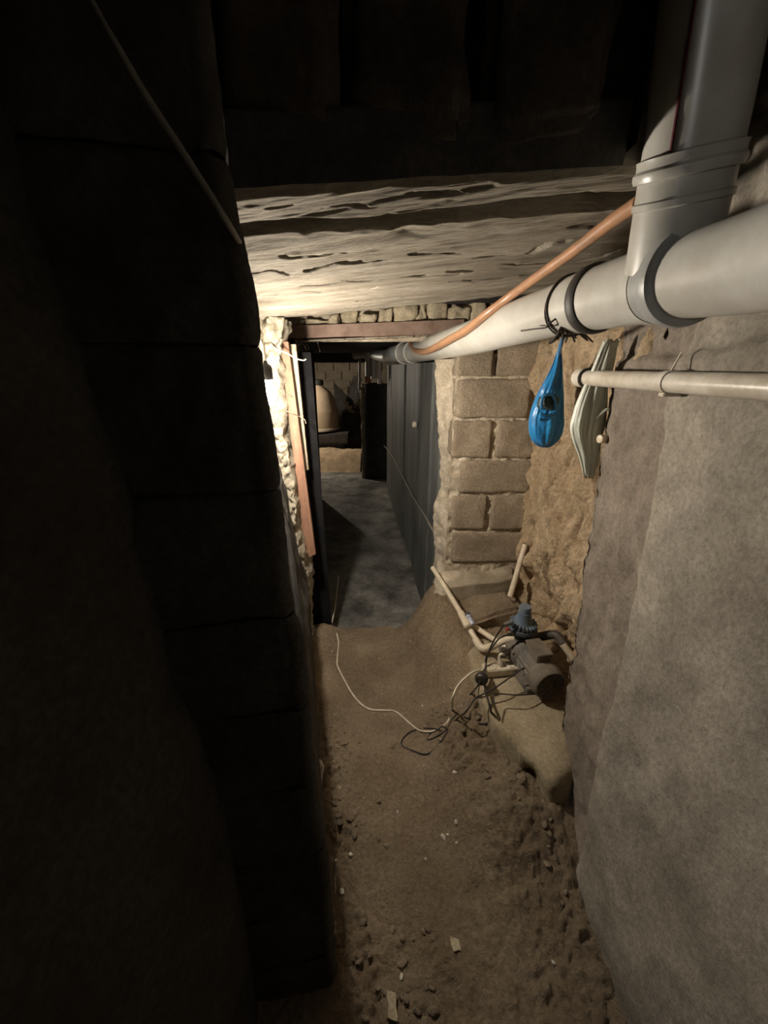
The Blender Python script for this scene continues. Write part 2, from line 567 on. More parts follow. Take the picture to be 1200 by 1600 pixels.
def _core(u, v):
    z = lerp(-1.12, 0.06, v)
    x = lerp(0.345, 0.76, u)
    y = PY + 0.016 + 0.012 * fbm(x, z, 0, 25, 3)
    return Vector((x, y, z))


MB().grid(60, 120, _core).build('mortar_bed', M['mortar'], pl, angle=180)


def _rev(u, v):        # crumbling mortar on the doorway side of the pillar
    z = lerp(-1.20, 0.04, v)
    py = interp([(-1.2, 905), (-1.1, 880), (-0.55, 715), (0.0, 575), (0.05, 560)], z)
    a = at(interp([(560, 718), (700, 712), (880, 704), (910, 700)], py), 0, PY)
    xa = interp([(-1.2, 0.395), (0.05, 0.385)], z)
    pxl = interp([(560, 676), (690, 683), (745, 688), (790, 674), (900, 676)], py)
    d = ray(pxl, py)
    Yb = 2.26
    xb = d.x / d.y * Yb
    t = u
    p = Vector((lerp(xa, xb, t ** 1.2), lerp(PY + 0.03, Yb, t), z))
    if u > 0.93:
        p.x += (u - 0.93) * 1.2
        p.y += (u - 0.93) * 2.0
    n = fbm(p.x, p.y, z, 11, 4)
    p.x -= 0.014 * n
    p.y -= 0.018 * n
    return p


MB().grid(40, 160, _rev).build('mortar_reveal', M['mortar'], pl, angle=180)
# footing
a = at(700, 880, PY - 0.08); b = at(815, 858, PY - 0.08)
ex = Vector((1, 0, 0.16)).normalized(); ez = Vector((-0.16, 0, 1)).normalized()
MB().stone((0.545, 2.03, -1.155), (0.37, 0.26, 0.125), 0.018, 10, 4.4, 9, e=(ex, Vector((0, 1, 0)), ez), rnd=0.6).build('footing', M['footing'], pl, angle=180)
MB().stone((0.39, 2.07, -1.18), (0.16, 0.26, 0.16), 0.03, 8, 7.4, 14, rnd=0.7).build('footing_mortar', M['mortar'], pl, angle=180)

# ---- left wall: near plaster, block end, rough flank and lit door jamb -----------------
wl = thing('wall_left', (-0.3, 0.55, -1.5), 'sooty left wall of large blocks with dark plaster on its near side', 'wall', kind='structure')
BND = []
for px, py in ((0, 260), (22, 330), (60, 440), (100, 548), (112, 600), (150, 690), (188, 800), (192, 860), (235, 985), (250, 1055), (258, 1090), (290, 1150), (318, 1225), (345, 1300), (360, 1380), (380, 1480), (400, 1600)):
    p = at(px, py, 0.47)
    BND.append((p.z, p.x))
BND.sort()


def _lp(u, v):
    z = lerp(-1.55, 0.95, v)
    xe = interp(BND, z) + 0.004 * fbm(3, 0, z, 22, 3)
    if u > 0.92:
        r = (u - 0.92) / 0.08
        return Vector((xe - 0.004 - 0.02 * r * r, 0.47 + 0.07 * r, z))
    t = u / 0.92
    y = lerp(-0.20, 0.47, t)
    x = lerp(-0.405, xe, t ** 1.5)
    x += 0.006 * fbm(y, z, 3, 6, 3) * (1 - t ** 6) + 0.0025 * fbm(y, z, 8, 28, 3)
    return Vector((x, y, z))


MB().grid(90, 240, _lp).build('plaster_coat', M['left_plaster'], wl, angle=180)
SIL = []
for px, py in ((345, 150), (358, 250), (370, 320), (385, 390), (402, 465), (406, 500), (410, 560), (416, 610), (424, 650), (432, 700), (440, 760), (448, 850), (456, 930), (476, 1000), (484, 1080), (490, 1170), (500, 1260), (514, 1340), (522, 1440), (528, 1536)):
    p = at(px, py, 0.56)
    SIL.append((p.z, p.x))
SIL.sort()
JZ = [0.95, 0.78, 0.60, 0.415, 0.225, 0.027, -0.169, -0.384, -0.58, -0.78, -0.98, -1.18, -1.38, -1.58]
for i in range(len(JZ) - 1):
    z1, z0 = JZ[i], JZ[i + 1]
    zc = (z0 + z1) / 2
    xr = interp(SIL, zc)

    def prof(u, v, z0=z0, z1=z1, i=i):
        # wraps from the left behind the plaster, across the end face, round the corner and back along the flank
        z = lerp(z0 + 0.0015, z1 - 0.0015, v) + 0.004 * noise.noise(Vector((u * 5, i, 2)))
        xs = interp(SIL, z) - 0.003
        ed = min(v, 1 - v)
        rec = 0.007 * (1 - ss(0.0, 0.05, ed))
        if u < 0.6:
            t = u / 0.6
            x = lerp(-0.50, xs - 0.02, t)
            y = lerp(0.485, 0.545, t) + rec
            y += 0.008 * fbm(x, z, i * 3.1, 9, 3) + 0.003 * fbm(x, z, i, 40, 2)
            return Vector((x, y, z))
        t = (u - 0.6) / 0.4
        ang = t * math.pi / 2 if t < 0.5 else math.pi / 4 + (t - 0.5) * math.pi / 2
        if t < 0.5:
            a = t * 2 * math.pi / 2
            return Vector((xs - 0.02 + 0.02 * math.sin(a) - rec * 0.6 + 0.002 * fbm(0, z, i, 50, 2), 0.545 + 0.025 * (1 - math.cos(a)) + rec * 0.5, z))
        q = (t - 0.5) * 2
        y = 0.57 + 0.25 * q
        return Vector((xs * (1 + (y - 0.57) / 0.57 * 1.02) - rec * 0.6 + 0.002 * fbm(y, z, i, 50, 2) - 0.005 * q, y, z))

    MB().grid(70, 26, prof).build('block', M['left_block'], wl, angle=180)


def _core_l(u, v):
    z = lerp(-1.6, 0.95, v)
    xs = interp(SIL, z)
    t = u
    if t < 0.5:
        return Vector((lerp(-0.52, xs - 0.03, t * 2), lerp(0.50, 0.56, t * 2), z))
    q = (t - 0.5) * 2
    y = 0.56 + 0.3 * q
    return Vector((xs * y / 0.56 - 0.02, y, z))


MB().grid(20, 60, _core_l).build('mortar_bed', M['soot'], wl)


def _flank(u, v):
    z = lerp(-1.6, 0.40, v)
    y = lerp(0.78, 1.86, u)
    xs = interp(SIL, z) * y / 0.56
    x = xs - 0.008 - 0.05 * ss(0.8, 1.5, y) * ss(-0.9, -0.2, z)
    x += 0.010 * fbm(y, z, 5, 9, 3) * ss(0.8, 1.0, y)
    return Vector((x, y, z))


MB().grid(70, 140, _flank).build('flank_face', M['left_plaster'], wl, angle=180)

# lit crumbling jamb between flank and doorway
JL = [(500, 398), (560, 400), (620, 404), (680, 424), (740, 430), (800, 440), (850, 444), (900, 446), (960, 446), (1010, 458), (1060, 470), (1120, 480), (1200, 484)]
JR = [(500, 440), (540, 437), (580, 438), (640, 441), (700, 446), (760, 459), (800, 463), (850, 470), (880, 476), (910, 481), (950, 480), (990, 478), (1020, 484), (1060, 487), (1120, 489), (1200, 491)]


def _jamb(u, v):
    py = lerp(496, 1200, v)
    Y = 1.84
    a, b = at(interp(JL, py), py, Y), at(interp(JR, py), py, Y)
    z = a.z
    t = u / 0.8 if u < 0.8 else 1
    x = lerp(a.x, b.x, t)
    y = Y - 0.02 * math.sin(t * 3.14)
    if u > 0.8:
        y += (u - 0.8) / 0.2 * 0.16
    n = abs(noise.noise(Vector((x * 22, z * 16, 1)))) + 0.5 * abs(noise.noise(Vector((x * 50, z * 40, 4))))
    y -= 0.05 * (n - 0.3)
    x += 0.020 * fbm(2, z, y, 15, 4) * (0.4 + 0.6 * t)
    x += 0.035 * max(0, noise.noise(Vector((3.3, z * 6.5, 0.4)))) * (t - 0.2) * ss(-0.6, -0.9, z)
    return Vector((x, y, z))


MB().grid(44, 330, _jamb).build('jamb_plaster', M['jamb'], wl, angle=180)
# lumps of plaster clinging to the corner
for (pts, rs) in (([(494, 1186), (499, 1198), (498, 1222), (500, 1250), (502, 1284)], [.010, .016, .012, .007, .002]),
                  ([(521, 1345), (519, 1365), (518, 1400)], [.004, .005, .002]),
                  ([(520, 1440), (516, 1470), (517, 1498)], [.003, .005, .006])):
    Pp = [at(x + (4 if y > 1300 else 0), y, 0.62 if y > 1300 else 0.86) for x, y in pts]
    lp = MB().tube(Pp, [r * 0.8 for r in rs], 8, smooth=5)
    lp.v = [p + Vector((fbm(p.x, p.y, p.z, 60, 2), 0, fbm(p.z, p.x, p.y, 60, 2))) * 0.006 for p in lp.v]
    lp.build('plaster_lump', M['pebble'], wl, angle=180)

# ---- doorway head: steel lintel and the broken stones over it -------------------------
hd = thing('wall_front', (-0.05, 2.0, 0.1), 'broken stonework over the doorway behind the timber ceiling', 'wall', kind='structure')
LA, LB = at(408, 511, 2.32), at(725, 499, 2.32)
LC, LD = at(408, 533, 2.32), at(725, 521, 2.32)


def lintel_mesh():
    m = MB()
    th = 0.006
    m.add([LA, LB, LD, LC] + [p + Vector((0, th, 0)) for p in (LA, LB, LD, LC)],
          [(0, 1, 2, 3), (7, 6, 5, 4), (0, 4, 5, 1), (1, 5, 6, 2), (2, 6, 7, 3), (3, 7, 4, 0)])
    q = Vector((0, 0.055, 0))
    up = Vector((0, 0, th))
    m.add([LC, LD, LD + q, LC + q] + [p + up for p in (LC, LD, LD + q, LC + q)],
          [(0, 1, 2, 3), (7, 6, 5, 4), (0, 4, 5, 1), (1, 5, 6, 2), (2, 6, 7, 3), (3, 7, 4, 0)])
    return m


li = thing('lintel', (0, 2.33, 0.13), 'rusty brown steel angle lintel across the top of the doorway', 'lintel', kind='structure')
lintel_mesh().build('steel_angle', M['rust'], li, smooth=False)
m = MB()
for k in range(60):
    px = lerp(470, 700, random.Random(k).random())
    p = at(px, interp([(470, 532.5), (700, 522)], px), 2.35)
    m.stone(p + Vector((0, 0.02, -0.002)), (0.03, 0.04, 0.008), 0.004, 1, k, 30)
o = m.build('mortar_crumbs', M['jamb'], li); o['kind'] = 'stuff'  # pale crumbs along the flange stand in for its lit underside
rnd = random.Random(5)
X = [412, 446, 480, 512, 530, 560, 588, 615, 650, 668, 700, 735, 760, 800]
for i in range(len(X) - 1):
    x0, x1 = X[i] + 2, X[i + 1] - 2
    pt = 502 - (x0 - 410) * 0.098 + rnd.uniform(-5, 5)
    pb = 513 - (x0 - 410) * 0.038
    a, b = at(x0, pt, 2.36), at(x1, pb, 2.36)
    MB().stone(((a.x + b.x) / 2, 2.40 + rnd.uniform(-.02, .015), (a.z + b.z) / 2), (b.x - a.x + rnd.uniform(-.01, .012), 0.10, (a.z - b.z) * rnd.uniform(.8, 1.35)), 0.016, 6, i * 2.3, 22, rnd=0.5).build('stone', M['rubble'], hd, angle=180)


def _hb(u, v):
    x = lerp(-0.85, 0.90, u); z = lerp(0.135, 0.45, v)
    return Vector((x, 2.40 + 0.03 * fbm(x, z, 0, 14, 3), z))


MB().grid(70, 20, _hb).build('mortar_bed', M['mortar'], hd, angle=180)
m = MB()
for pts in ([(428, 508), (440, 506), (455, 509), (470, 505), (500, 500)], [(500, 498), (515, 494), (520, 498), (505, 506)]):
    pass

# ---- ceiling: two old timbers (lit from below) and dark masonry nearer -----------------
ce = thing('ceiling', (0.0, 1.2, 0.3), 'low ceiling of cracked weathered timbers over the passage to the doorway', 'ceiling', kind='structure')


def soffit(x, y):
    t = (y - 0.67) / 1.23
    return lerp(lerp(0.214, 0.287, (x + 0.206) / 0.606), lerp(0.194, 0.2725, (x + 0.54) / 0.98), t)


CR = [  # cracks (photo pixels on the soffit): polyline, half width, depth
    ([(385, 428), (425, 424), (450, 430)], .004, .02), ([(478, 424), (520, 415), (575, 410), (600, 407)], .005, .025),
    ([(470, 448), (540, 441), (600, 437), (640, 434), (720, 428)], .003, .015), ([(600, 437), (640, 433), (660, 431)], .008, .03),
    ([(705, 441), (760, 437), (810, 432), (850, 428)], .006, .03), ([(560, 471), (600, 468), (620, 466)], .006, .025),
    ([(620, 456), (650, 450)], .005, .02), ([(780, 415), (830, 413), (870, 411)], .003, .02), ([(700, 425), (740, 424)], .005, .03),
    ([(830, 395), (860, 382), (880, 378)], .012, .03), ([(410, 462), (450, 459), (500, 457)], .0022, .012), ([(520, 482), (570, 478), (600, 473)], .0025, .012), ([(640, 398), (690, 394), (720, 396)], .0025, .014), ([(440, 402), (480, 399), (540, 397)], .003, .014), ([(740, 405), (790, 399)], .003, .016), ([(500, 350), (540, 346), (585, 344)], .004, .02), ([(640, 326), (700, 322), (740, 323)], .004, .02), ([(420, 345), (455, 340)], .004, .02), ([(900, 410), (940, 402), (970, 390)], .006, .03), ([(560, 458), (590, 448)], .003, .015)]
CR3 = []
for pl_, wd, dp in CR:
    P3 = []
    for px, py in pl_:
        d = ray(px, py)
        t = 0.5
        while d.z * t < soffit(d.x * t, d.y * t) and t < 4:
            t += 0.003
        P3.append((d.x * t, d.y * t))
    CR3.append((P3, wd * 1.9, dp * 1.9))


def crack(x, y):
    best = 0.0
    wx = y + 0.012 * noise.noise(Vector((x * 14, 3, 0)))
    for P3, wd, dp in CR3:
        for (x0, y0), (x1, y1) in zip(P3, P3[1:]):
            if x < min(x0, x1) - 0.02 or x > max(x0, x1) + 0.02:
                continue
            dx, dy = x1 - x0, y1 - y0
            L = dx * dx + dy * dy
            t = max(0, min(1, ((x - x0) * dx + (wx - y0) * dy) / L))
            d = math.hypot(x - x0 - dx * t, wx - y0 - dy * t)
            w_ = wd * (0.6 + 0.8 * abs(noise.noise(Vector((x * 20, y * 4, 5)))))
            if d < w_:
                best = max(best, dp * (1 - d / w_))
    return best


def timber(name, xa, xb, ya, yb, nx, ny, seed, rag):
    def fn(u, v):
        # v: front lip, underside, back lip
        if v < 0.12:
            r = 1 - v / 0.12; t = 0
        elif v > 0.9:
            r = (v - 0.9) / 0.1; t = 1
        else:
            r = 0; t = (v - 0.12) / 0.78
        x0, x1 = xa(t), xb(t)
        x = lerp(x0, x1, u)
        y = lerp(ya(x), yb(x), t)
        y += rag * fbm(x, seed, 0, 7, 4) * (1 - abs(2 * t - 1) * 0.2) * (1 if t in (0, 1) else 0.3)
        z = soffit(x, y)
        gr = fbm(x * 0.35, y * 3.2, seed, 9, 4)
        nr = 0.6 if seed < 4 else 0.45
        z += (0.006 * gr + 0.005 * abs(noise.noise(Vector((x * 6, y * 45, seed)))) + 0.003 * noise.noise(Vector((x * 16, y * 110, seed)))) * nr
        z += 0.018 if seed < 4 else 0.0
        fl = noise.noise(Vector((x * 7, y * 30, seed + 3)))
        z += 0.006 * nr * ss(0.15, 0.3, fl)
        z += crack(x, y)
        # flaked edge
        z += 0.012 * ss(0.10, 0, min(t, 1 - t)) * (0.5 + abs(noise.noise(Vector((x * 11, y * 11, seed)))))
        z += r * (0.07 if t == 0 else 0.05)
        if r and t == 1:
            y += 0.004 * r
        return Vector((x, y, z))
    MB().grid(nx, ny, fn).build(name, M['timber'], ce, angle=180)


def near_edge(x):
    return lerp(0.695, 0.812, (x + 0.2) / 0.60)


def gap_line(pts):
    out = []
    for px, py in pts:
        d = ray(px, py)
        t = 0.3
        while d.z * t < soffit(d.x * t, d.y * t) and t < 4:
            t += 0.002
        out.append((d.x * t, d.y * t))
    return out


G0 = gap_line([(365, 374), (450, 366), (540, 362), (620, 356), (700, 345), (800, 334), (900, 324), (985, 318)])
G1 = gap_line([(365, 388), (450, 384), (540, 376), (620, 375), (700, 367), (800, 362), (900, 352), (985, 346)])
G0 = [(-0.9, G0[0][1] + 0.06)] + G0 + [(0.8, G0[-1][1])]
G1 = [(-0.9, G1[0][1] + 0.06)] + G1 + [(0.8, G1[-1][1])]
GAP0 = lambda x: interp(G0, x)
GAP1 = lambda x: lerp(interp(G0, x), interp(G1, x), 0.5)
timber('timber', lambda t: -0.42, lambda t: 0.52, near_edge, GAP0, 260, 90, 2.0, 0.012)
timber('timber', lambda t: -0.75, lambda t: 0.70, GAP1, lambda x: 1.98 - 0.06 * ss(-0.2, 0.5, x), 420, 240, 6.0, 0.010)
# packing in the gap above the timbers, coloured dark to deepen its shade
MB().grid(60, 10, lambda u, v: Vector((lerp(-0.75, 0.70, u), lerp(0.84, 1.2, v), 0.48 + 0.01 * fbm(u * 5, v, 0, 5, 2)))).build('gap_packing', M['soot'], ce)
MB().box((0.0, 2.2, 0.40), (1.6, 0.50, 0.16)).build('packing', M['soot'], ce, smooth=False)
# dark beam face and big rounded stones above the near edge of the timbers
FY = 0.665


def _fas(u, v):
    x = lerp(-0.45, 0.385, u)
    z = lerp(0.240, 0.335, v)
    y = near_edge(x) - 0.018 + 0.004 * fbm(x, z, 2, 12, 3) + 0.03 * ss(0.85, 1, v)
    return Vector((x, y, z + 0.12 * (x + 0.2) - (0.0 if v else 0.004)))


m = MB().grid(70, 14, _fas)
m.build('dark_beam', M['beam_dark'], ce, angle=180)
for i, (x0, x1, y0, y1) in enumerate(((330, 528, -60, 200), (540, 728, -60, 203), (752, 948, -60, 212), (130, 318, -40, 195))):
    Ys = 0.68 + 0.05 * i
    Ys = (0.69, 0.715, 0.74, 0.66)[i]
    a, b = at(x0, 190, Ys), at(x1, 190, Ys)
    zb = at((x0 + x1) / 2, y1, Ys).z
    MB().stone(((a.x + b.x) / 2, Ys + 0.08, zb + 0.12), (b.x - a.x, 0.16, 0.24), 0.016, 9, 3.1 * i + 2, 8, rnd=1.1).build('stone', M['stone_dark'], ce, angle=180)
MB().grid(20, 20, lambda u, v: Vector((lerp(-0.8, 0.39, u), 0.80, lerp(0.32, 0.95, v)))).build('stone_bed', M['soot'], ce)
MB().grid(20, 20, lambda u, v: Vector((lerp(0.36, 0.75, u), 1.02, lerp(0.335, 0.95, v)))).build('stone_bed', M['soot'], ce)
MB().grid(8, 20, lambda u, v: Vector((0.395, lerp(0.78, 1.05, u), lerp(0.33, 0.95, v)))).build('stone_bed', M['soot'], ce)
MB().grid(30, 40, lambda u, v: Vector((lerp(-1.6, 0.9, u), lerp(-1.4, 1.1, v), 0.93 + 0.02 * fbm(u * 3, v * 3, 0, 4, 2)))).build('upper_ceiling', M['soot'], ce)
# wall behind the viewer
tag(MB().grid(30, 30, lambda u, v: Vector((lerp(-1.6, 0.9, u), -1.3 + 0.01 * fbm(u * 4, v * 4, 0, 4, 2), lerp(-1.6, 0.95, v)))).build('wall_back', M['left_plaster']), 'dark plaster wall closing the cellar behind the viewer', 'wall', kind='structure')

# ---- passage beyond the doorway -------------------------------------------------------
FZ = -1.64


def _pf(u, v):
    y = lerp(2.0, 9.9, v ** 1.6)
    x = lerp(-2.6, 1.2, u)
    z = FZ + 0.006 * fbm(x, y, 0, 2.5, 3)
    return Vector((x, y, z))


tag(MB().grid(80, 160, _pf).build('floor', M['concrete_floor'], angle=180), 'damp patchy concrete floor of the passage beyond the doorway', 'floor', kind='structure')
PR0, PR1 = Vector((0.315, 2.24, 0)), Vector((0.045, 5.5, 0))
PD = (PR1 - PR0)
pw = thing('wall_passage', (0.2, 3.5, FZ), 'dark grey panelled wall on the right of the passage', 'wall', kind='structure')
for i, (t0, t1, off) in enumerate(((0.0, 0.062, 0.0), (0.065, 0.19, -0.012), (0.195, 0.45, 0.004), (0.455, 1.0, -0.008))):
    def fn(u, v, t0=t0, t1=t1, off=off):
        e = 0.0
        if u < 0.02 or u > 0.98:
            e = 0.03
        p = PR0 + PD * lerp(t0, t1, u)
        return Vector((p.x + off + e + 0.004 * fbm(p.y, v * 2, 0, 3, 2), p.y, lerp(FZ - 0.02, 0.03, v)))
    MB().grid(50, 12, fn).build('panel', M['panel_dark'], pw, angle=30)


def on_passage(px, py, off=0.012):
    d = ray(px, py)
    # intersection with the vertical plane through PR0-PR1
    n = Vector((-PD.y, PD.x, 0)).normalized()
    t = n.dot(PR0) / n.dot(d)
    q = d * t
    return q + n * off


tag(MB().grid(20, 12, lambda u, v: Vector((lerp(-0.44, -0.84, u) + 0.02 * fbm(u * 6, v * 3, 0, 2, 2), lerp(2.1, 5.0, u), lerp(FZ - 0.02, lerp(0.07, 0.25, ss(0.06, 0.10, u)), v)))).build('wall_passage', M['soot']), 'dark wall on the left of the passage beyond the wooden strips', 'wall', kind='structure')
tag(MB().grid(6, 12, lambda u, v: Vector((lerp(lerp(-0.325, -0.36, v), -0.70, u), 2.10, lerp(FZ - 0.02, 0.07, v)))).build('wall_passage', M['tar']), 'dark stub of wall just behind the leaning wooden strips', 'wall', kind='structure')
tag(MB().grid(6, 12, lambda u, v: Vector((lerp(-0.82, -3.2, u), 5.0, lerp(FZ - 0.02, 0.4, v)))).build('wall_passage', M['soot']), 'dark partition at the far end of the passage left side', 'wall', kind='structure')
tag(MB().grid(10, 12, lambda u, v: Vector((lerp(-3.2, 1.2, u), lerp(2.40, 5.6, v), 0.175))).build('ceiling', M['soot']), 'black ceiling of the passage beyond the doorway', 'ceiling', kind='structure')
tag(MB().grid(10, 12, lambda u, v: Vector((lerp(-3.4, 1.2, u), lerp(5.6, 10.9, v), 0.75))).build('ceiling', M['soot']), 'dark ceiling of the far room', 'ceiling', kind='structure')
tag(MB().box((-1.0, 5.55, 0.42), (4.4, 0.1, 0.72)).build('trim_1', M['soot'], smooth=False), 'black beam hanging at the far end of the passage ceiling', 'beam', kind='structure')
# far block wall: each block
fw = thing('wall_far', (-1.0, 10.5, FZ), 'pale limestone block wall at the far end of the passage', 'wall', kind='structure')
proto = None
ax_h, ax_w = 0.205, 0.40
for r in range(8):
    for c in range(7):
        x = -2.45 + c * ax_w + (0.2 if r % 2 else 0.0)
        z = 0.22 - r * ax_h
        if proto is None:
            proto = MB().stone((x, 10.5, z), (ax_w - 0.018, 0.12, ax_h - 0.018), 0.006, 2, 3.3, 8)
            ob = proto.build('block', M['far_block'], fw)
            proto = ob
            base = Vector((x, 10.5, z))
        else:
            ob = proto.copy(); C.objects.link(ob); ob.parent = fw
            ob.location = proto.location + Vector((x, 10.5 + 0.015 * noise.noise(Vector((r * 3.1, c * 2.7, 0))), z)) - base
MB().grid(4, 4, lambda u, v: Vector((lerp(-3.6, 1.3, u), 10.52, lerp(FZ - 0.1, 0.8, v)))).build('mortar_bed', M['mortar'], fw)
tag(MB().grid(6, 6, lambda u, v: Vector((-3.3, lerp(5.0, 10.6, u), lerp(FZ, 0.8, v)))).build('wall_far_left', M['far_block']), 'block wall on the left of the far room', 'wall', kind='structure')
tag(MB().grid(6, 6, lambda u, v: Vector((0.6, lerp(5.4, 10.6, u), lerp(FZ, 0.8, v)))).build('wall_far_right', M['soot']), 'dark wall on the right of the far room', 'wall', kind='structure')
# dark low partition with a pale strip for its lit left edge
a, b = at(568, 600, 6.0), at(607, 745, 6.0)
pt = thing('partition', ((a.x + b.x) / 2, 6.1, FZ), 'dark chest high partition at the end of the passage right side', 'partition', kind='structure')
MB().stone(((a.x + b.x) / 2 + 0.1, 6.16, (a.z + FZ) / 2), (b.x - a.x + 0.2, 0.3, a.z - FZ), 0.02, 6, 2.2, 4).build('body', M['soot'], pt, angle=180)
MB().stone((a.x - 0.02, 6.22, (a.z + FZ) / 2 - 0.02), (0.06, 0.34, a.z - FZ), 0.03, 8, 5.2, 7).build('plaster_edge', M['jamb'], pt, angle=180)

# ================================================================== THINGS
# ---- pump plinth ----------------------------------------------------------------------
PZ = -1.245
POLY = [(.395, 1.53), (.47, 1.62), (.60, 1.67), (.70, 1.66), (.735, 1.45), (.74, 1.24), (.69, 1.12), (.665, 1.0), (.625, .935), (.555, .91), (.515, .965), (.465, 1.04), (.42, 1.12), (.405, 1.24), (.392, 1.38)]
cx = sum(p[0] for p in POLY) / len(POLY); cy = sum(p[1] for p in POLY) / len(POLY)
ringp, _ = spline([Vector((x, y, 0)) for x, y in POLY + [POLY[0]]], 0.0, 9)
ringp = ringp[:-1]
RS = [(0.02, 0), (0.2, 0), (0.4, 0), (0.6, 0), (0.78, 0.002), (0.9, 0.005), (0.96, 0.012), (1.0, 0.03), (1.01, 0.06), (1.02, 0.10), (1.04, 0.15), (1.05, 0.2), (1.05, 0.32)]
vs, fs = [], []
n = len(ringp)
for (s_, dz) in RS:
    for p in ringp:
        x, y = cx + (p.x - cx) * s_, cy + (p.y - cy) * s_
        if s_ > 0.95:
            q = fbm(x, y, dz * 2, 13, 3) * 0.010
            dv = Vector((p.x - cx, p.y - cy, 0)).normalized()
            hole = math.exp(-((p.x - 0.515) ** 2 + (p.y - 0.965) ** 2) / 0.0012) * ss(0.04, 0.1, dz)
            x += dv.x * (q - 0.09 * hole); y += dv.y * (q - 0.09 * hole)
        z = PZ - dz + 0.005 * fbm(x, y, 0, 9, 3)
        z -= 0.012 * ss(1.1, 0.9, y)
        vs.append((x, y, z))
for i in range(len(RS) - 1):
    for k in range(n):
        fs.append((i * n + k, i * n + (k + 1) % n, (i + 1) * n + (k + 1) % n, (i + 1) * n + k))
fs.append(tuple(reversed(range(n))))
g = MB().add(vs, fs)
tag(g.build('concrete_plinth', M['plinth'], angle=180), 'lumpy concrete plinth on the dirt bank carrying the water pump', 'plinth')

# ---- sewer pipe with wye branch ---------------------------------------------------------
sp = thing('sewer_pipe', (0.5, 1.1, 0.1), 'thick grey plastic drain pipe running under the ceiling with an upright branch', 'pipe')
AX = [at(640, 551, 2.90), at(655, 549, 2.72), at(695, 538.5, 2.08), at(743, 526, 1.66), at(800, 507, 1.36), at(880, 482, 1.12), at(940, 465, 0.985), at(1000, 450, 0.865), at(1075, 432, 0.735), at(1150, 416, 0.635), at(1230, 396, 0.55), at(1400, 350, 0.42), at(1900, 240, 0.27)]
RA = [.0625] * len(AX)
ap, ar = spline(AX, RA, 10)


def axis_at(px):
    for i in range(len(ap) - 1):
        p, q = ap[i], ap[i + 1]

        def sx(p):
            d = p.y * CP - p.z * SP
            return 600 + FPX * p.x / d
        a, b = sx(p), sx(q)
        if a <= px <= b:
            t = (px - a) / (b - a)
            return p.lerp(q, t), (q - p).normalized(), lerp(ar[i], ar[i + 1], t)
    return ap[-1], (ap[-1] - ap[-2]).normalized(), ar[-1]


def seg(px0, px1, add=0.0):
    out, rr = [], []
    for k in range(41):
        p, t, r = axis_at(lerp(px0, px1, k / 40))
        out.append(p); rr.append(r + add)
    return out, rr


pp, rr = seg(642, 930)
MB().tube(pp, rr, 40).build('pipe', M['pvc'], sp)
pp, rr = seg(930, 1075, 0.003)
MB().tube(pp, rr, 40).build('wye_body', M['pvc'], sp)
pp, rr = seg(1075, 1800)
pp += [Vector((.468, 0.0, .125)), Vector((.478, -.5, .118)), Vector((.485, -1.29, .105))]
rr += [.0625] * 3
MB().tube(pp, rr, 40).build('pipe', M['pvc'], sp)


def ring(px, prof, mat, name, add=0.0):
    p, t, r = axis_at(px)
    return MB().lathe([(r + add + a, h) for a, h in prof], p, t, 48).build(name, mat, sp)


# sockets and seals
p, t, r = axis_at(932)
MB().lathe([(r - .004, -.016), (r + .006, -.016), (r + .010, -.010), (r + .010, .008), (r + .006, .014), (r - .004, .014)], p, t, 48).build('rubber_seal', M['rubber'], sp)
p, t, r = axis_at(906)
MB().lathe([(r - .003, -.045), (r + .003, -.044), (r + .004, .05), (r - .003, .05)], p, t, 48).build('socket', M['pvc'], sp)
p, t, r = axis_at(1068)
MB().lathe([(r - .004, -.045), (r + .004, -.042), (r + .005, -.012), (r + .012, -.006), (r + .014, .008), (r + .012, .020), (r + .004, .024), (r - .004, .024)], p, t, 48).build('socket', M['pvc_seal'], sp)
p, t, r = axis_at(1030)
MB().lathe([(r - .002, -.016), (r + .0045, -.016), (r + .0045, .016), (r - .002, .020)], p, t, 48).build('collar', M['pvc'], sp)
# far socket and its dark continuation
p, t, r = axis_at(643)
MB().lathe([(.055, -.13), (.070, -.13), (.074, -.12), (.074, -.10), (.068, -.095), (.068, -.01), (.071, .0), (.071, .015), (.062, .025)], p, t, 40).build('socket', M['pvc'], sp)
q = [p - t * 0.05, p - t * 0.25, at(606, 557, 3.6), at(592, 555, 4.3), at(586, 553, 4.7)]
MB().tube(q, [.057] * 5, 24, smooth=6).build('pipe', M['pvc_seal'], sp)
# upright branch
B0, t0, r0 = axis_at(1040)
BT = at(1122, -40, 0.715)
BM = at(1088, 190, 0.745)
bd = (BM - B0).normalized()
bd2 = (BT - BM).normalized()
br = 0.0655
MB().tube([B0 + bd * 0.02, B0 + bd * 0.10, BM, BT, BT + bd2 * 0.5], [br, br, br * .98, br * .97, br * .97], 48).build('branch_pipe', M['pvc'], sp)
cq = at(1070, 256, 0.755)
s_ = (cq - B0).dot(bd)
cq = B0 + bd * s_
MB().lathe([(br - .003, -.016), (br + .005, -.015), (br + .0075, -.009), (br + .0075, -.003), (br + .004, .001), (br + .004, .008), (br + .005, .013), (br - .003, .016)], cq, bd, 48).build('socket', M['pvc'], sp)
MB().lathe([(br - .003, -.008), (br + .003, -.004), (br + .003, .004), (br - .003, .008)], cq - bd * 0.046, bd, 48).build('collar', M['pvc'], sp)
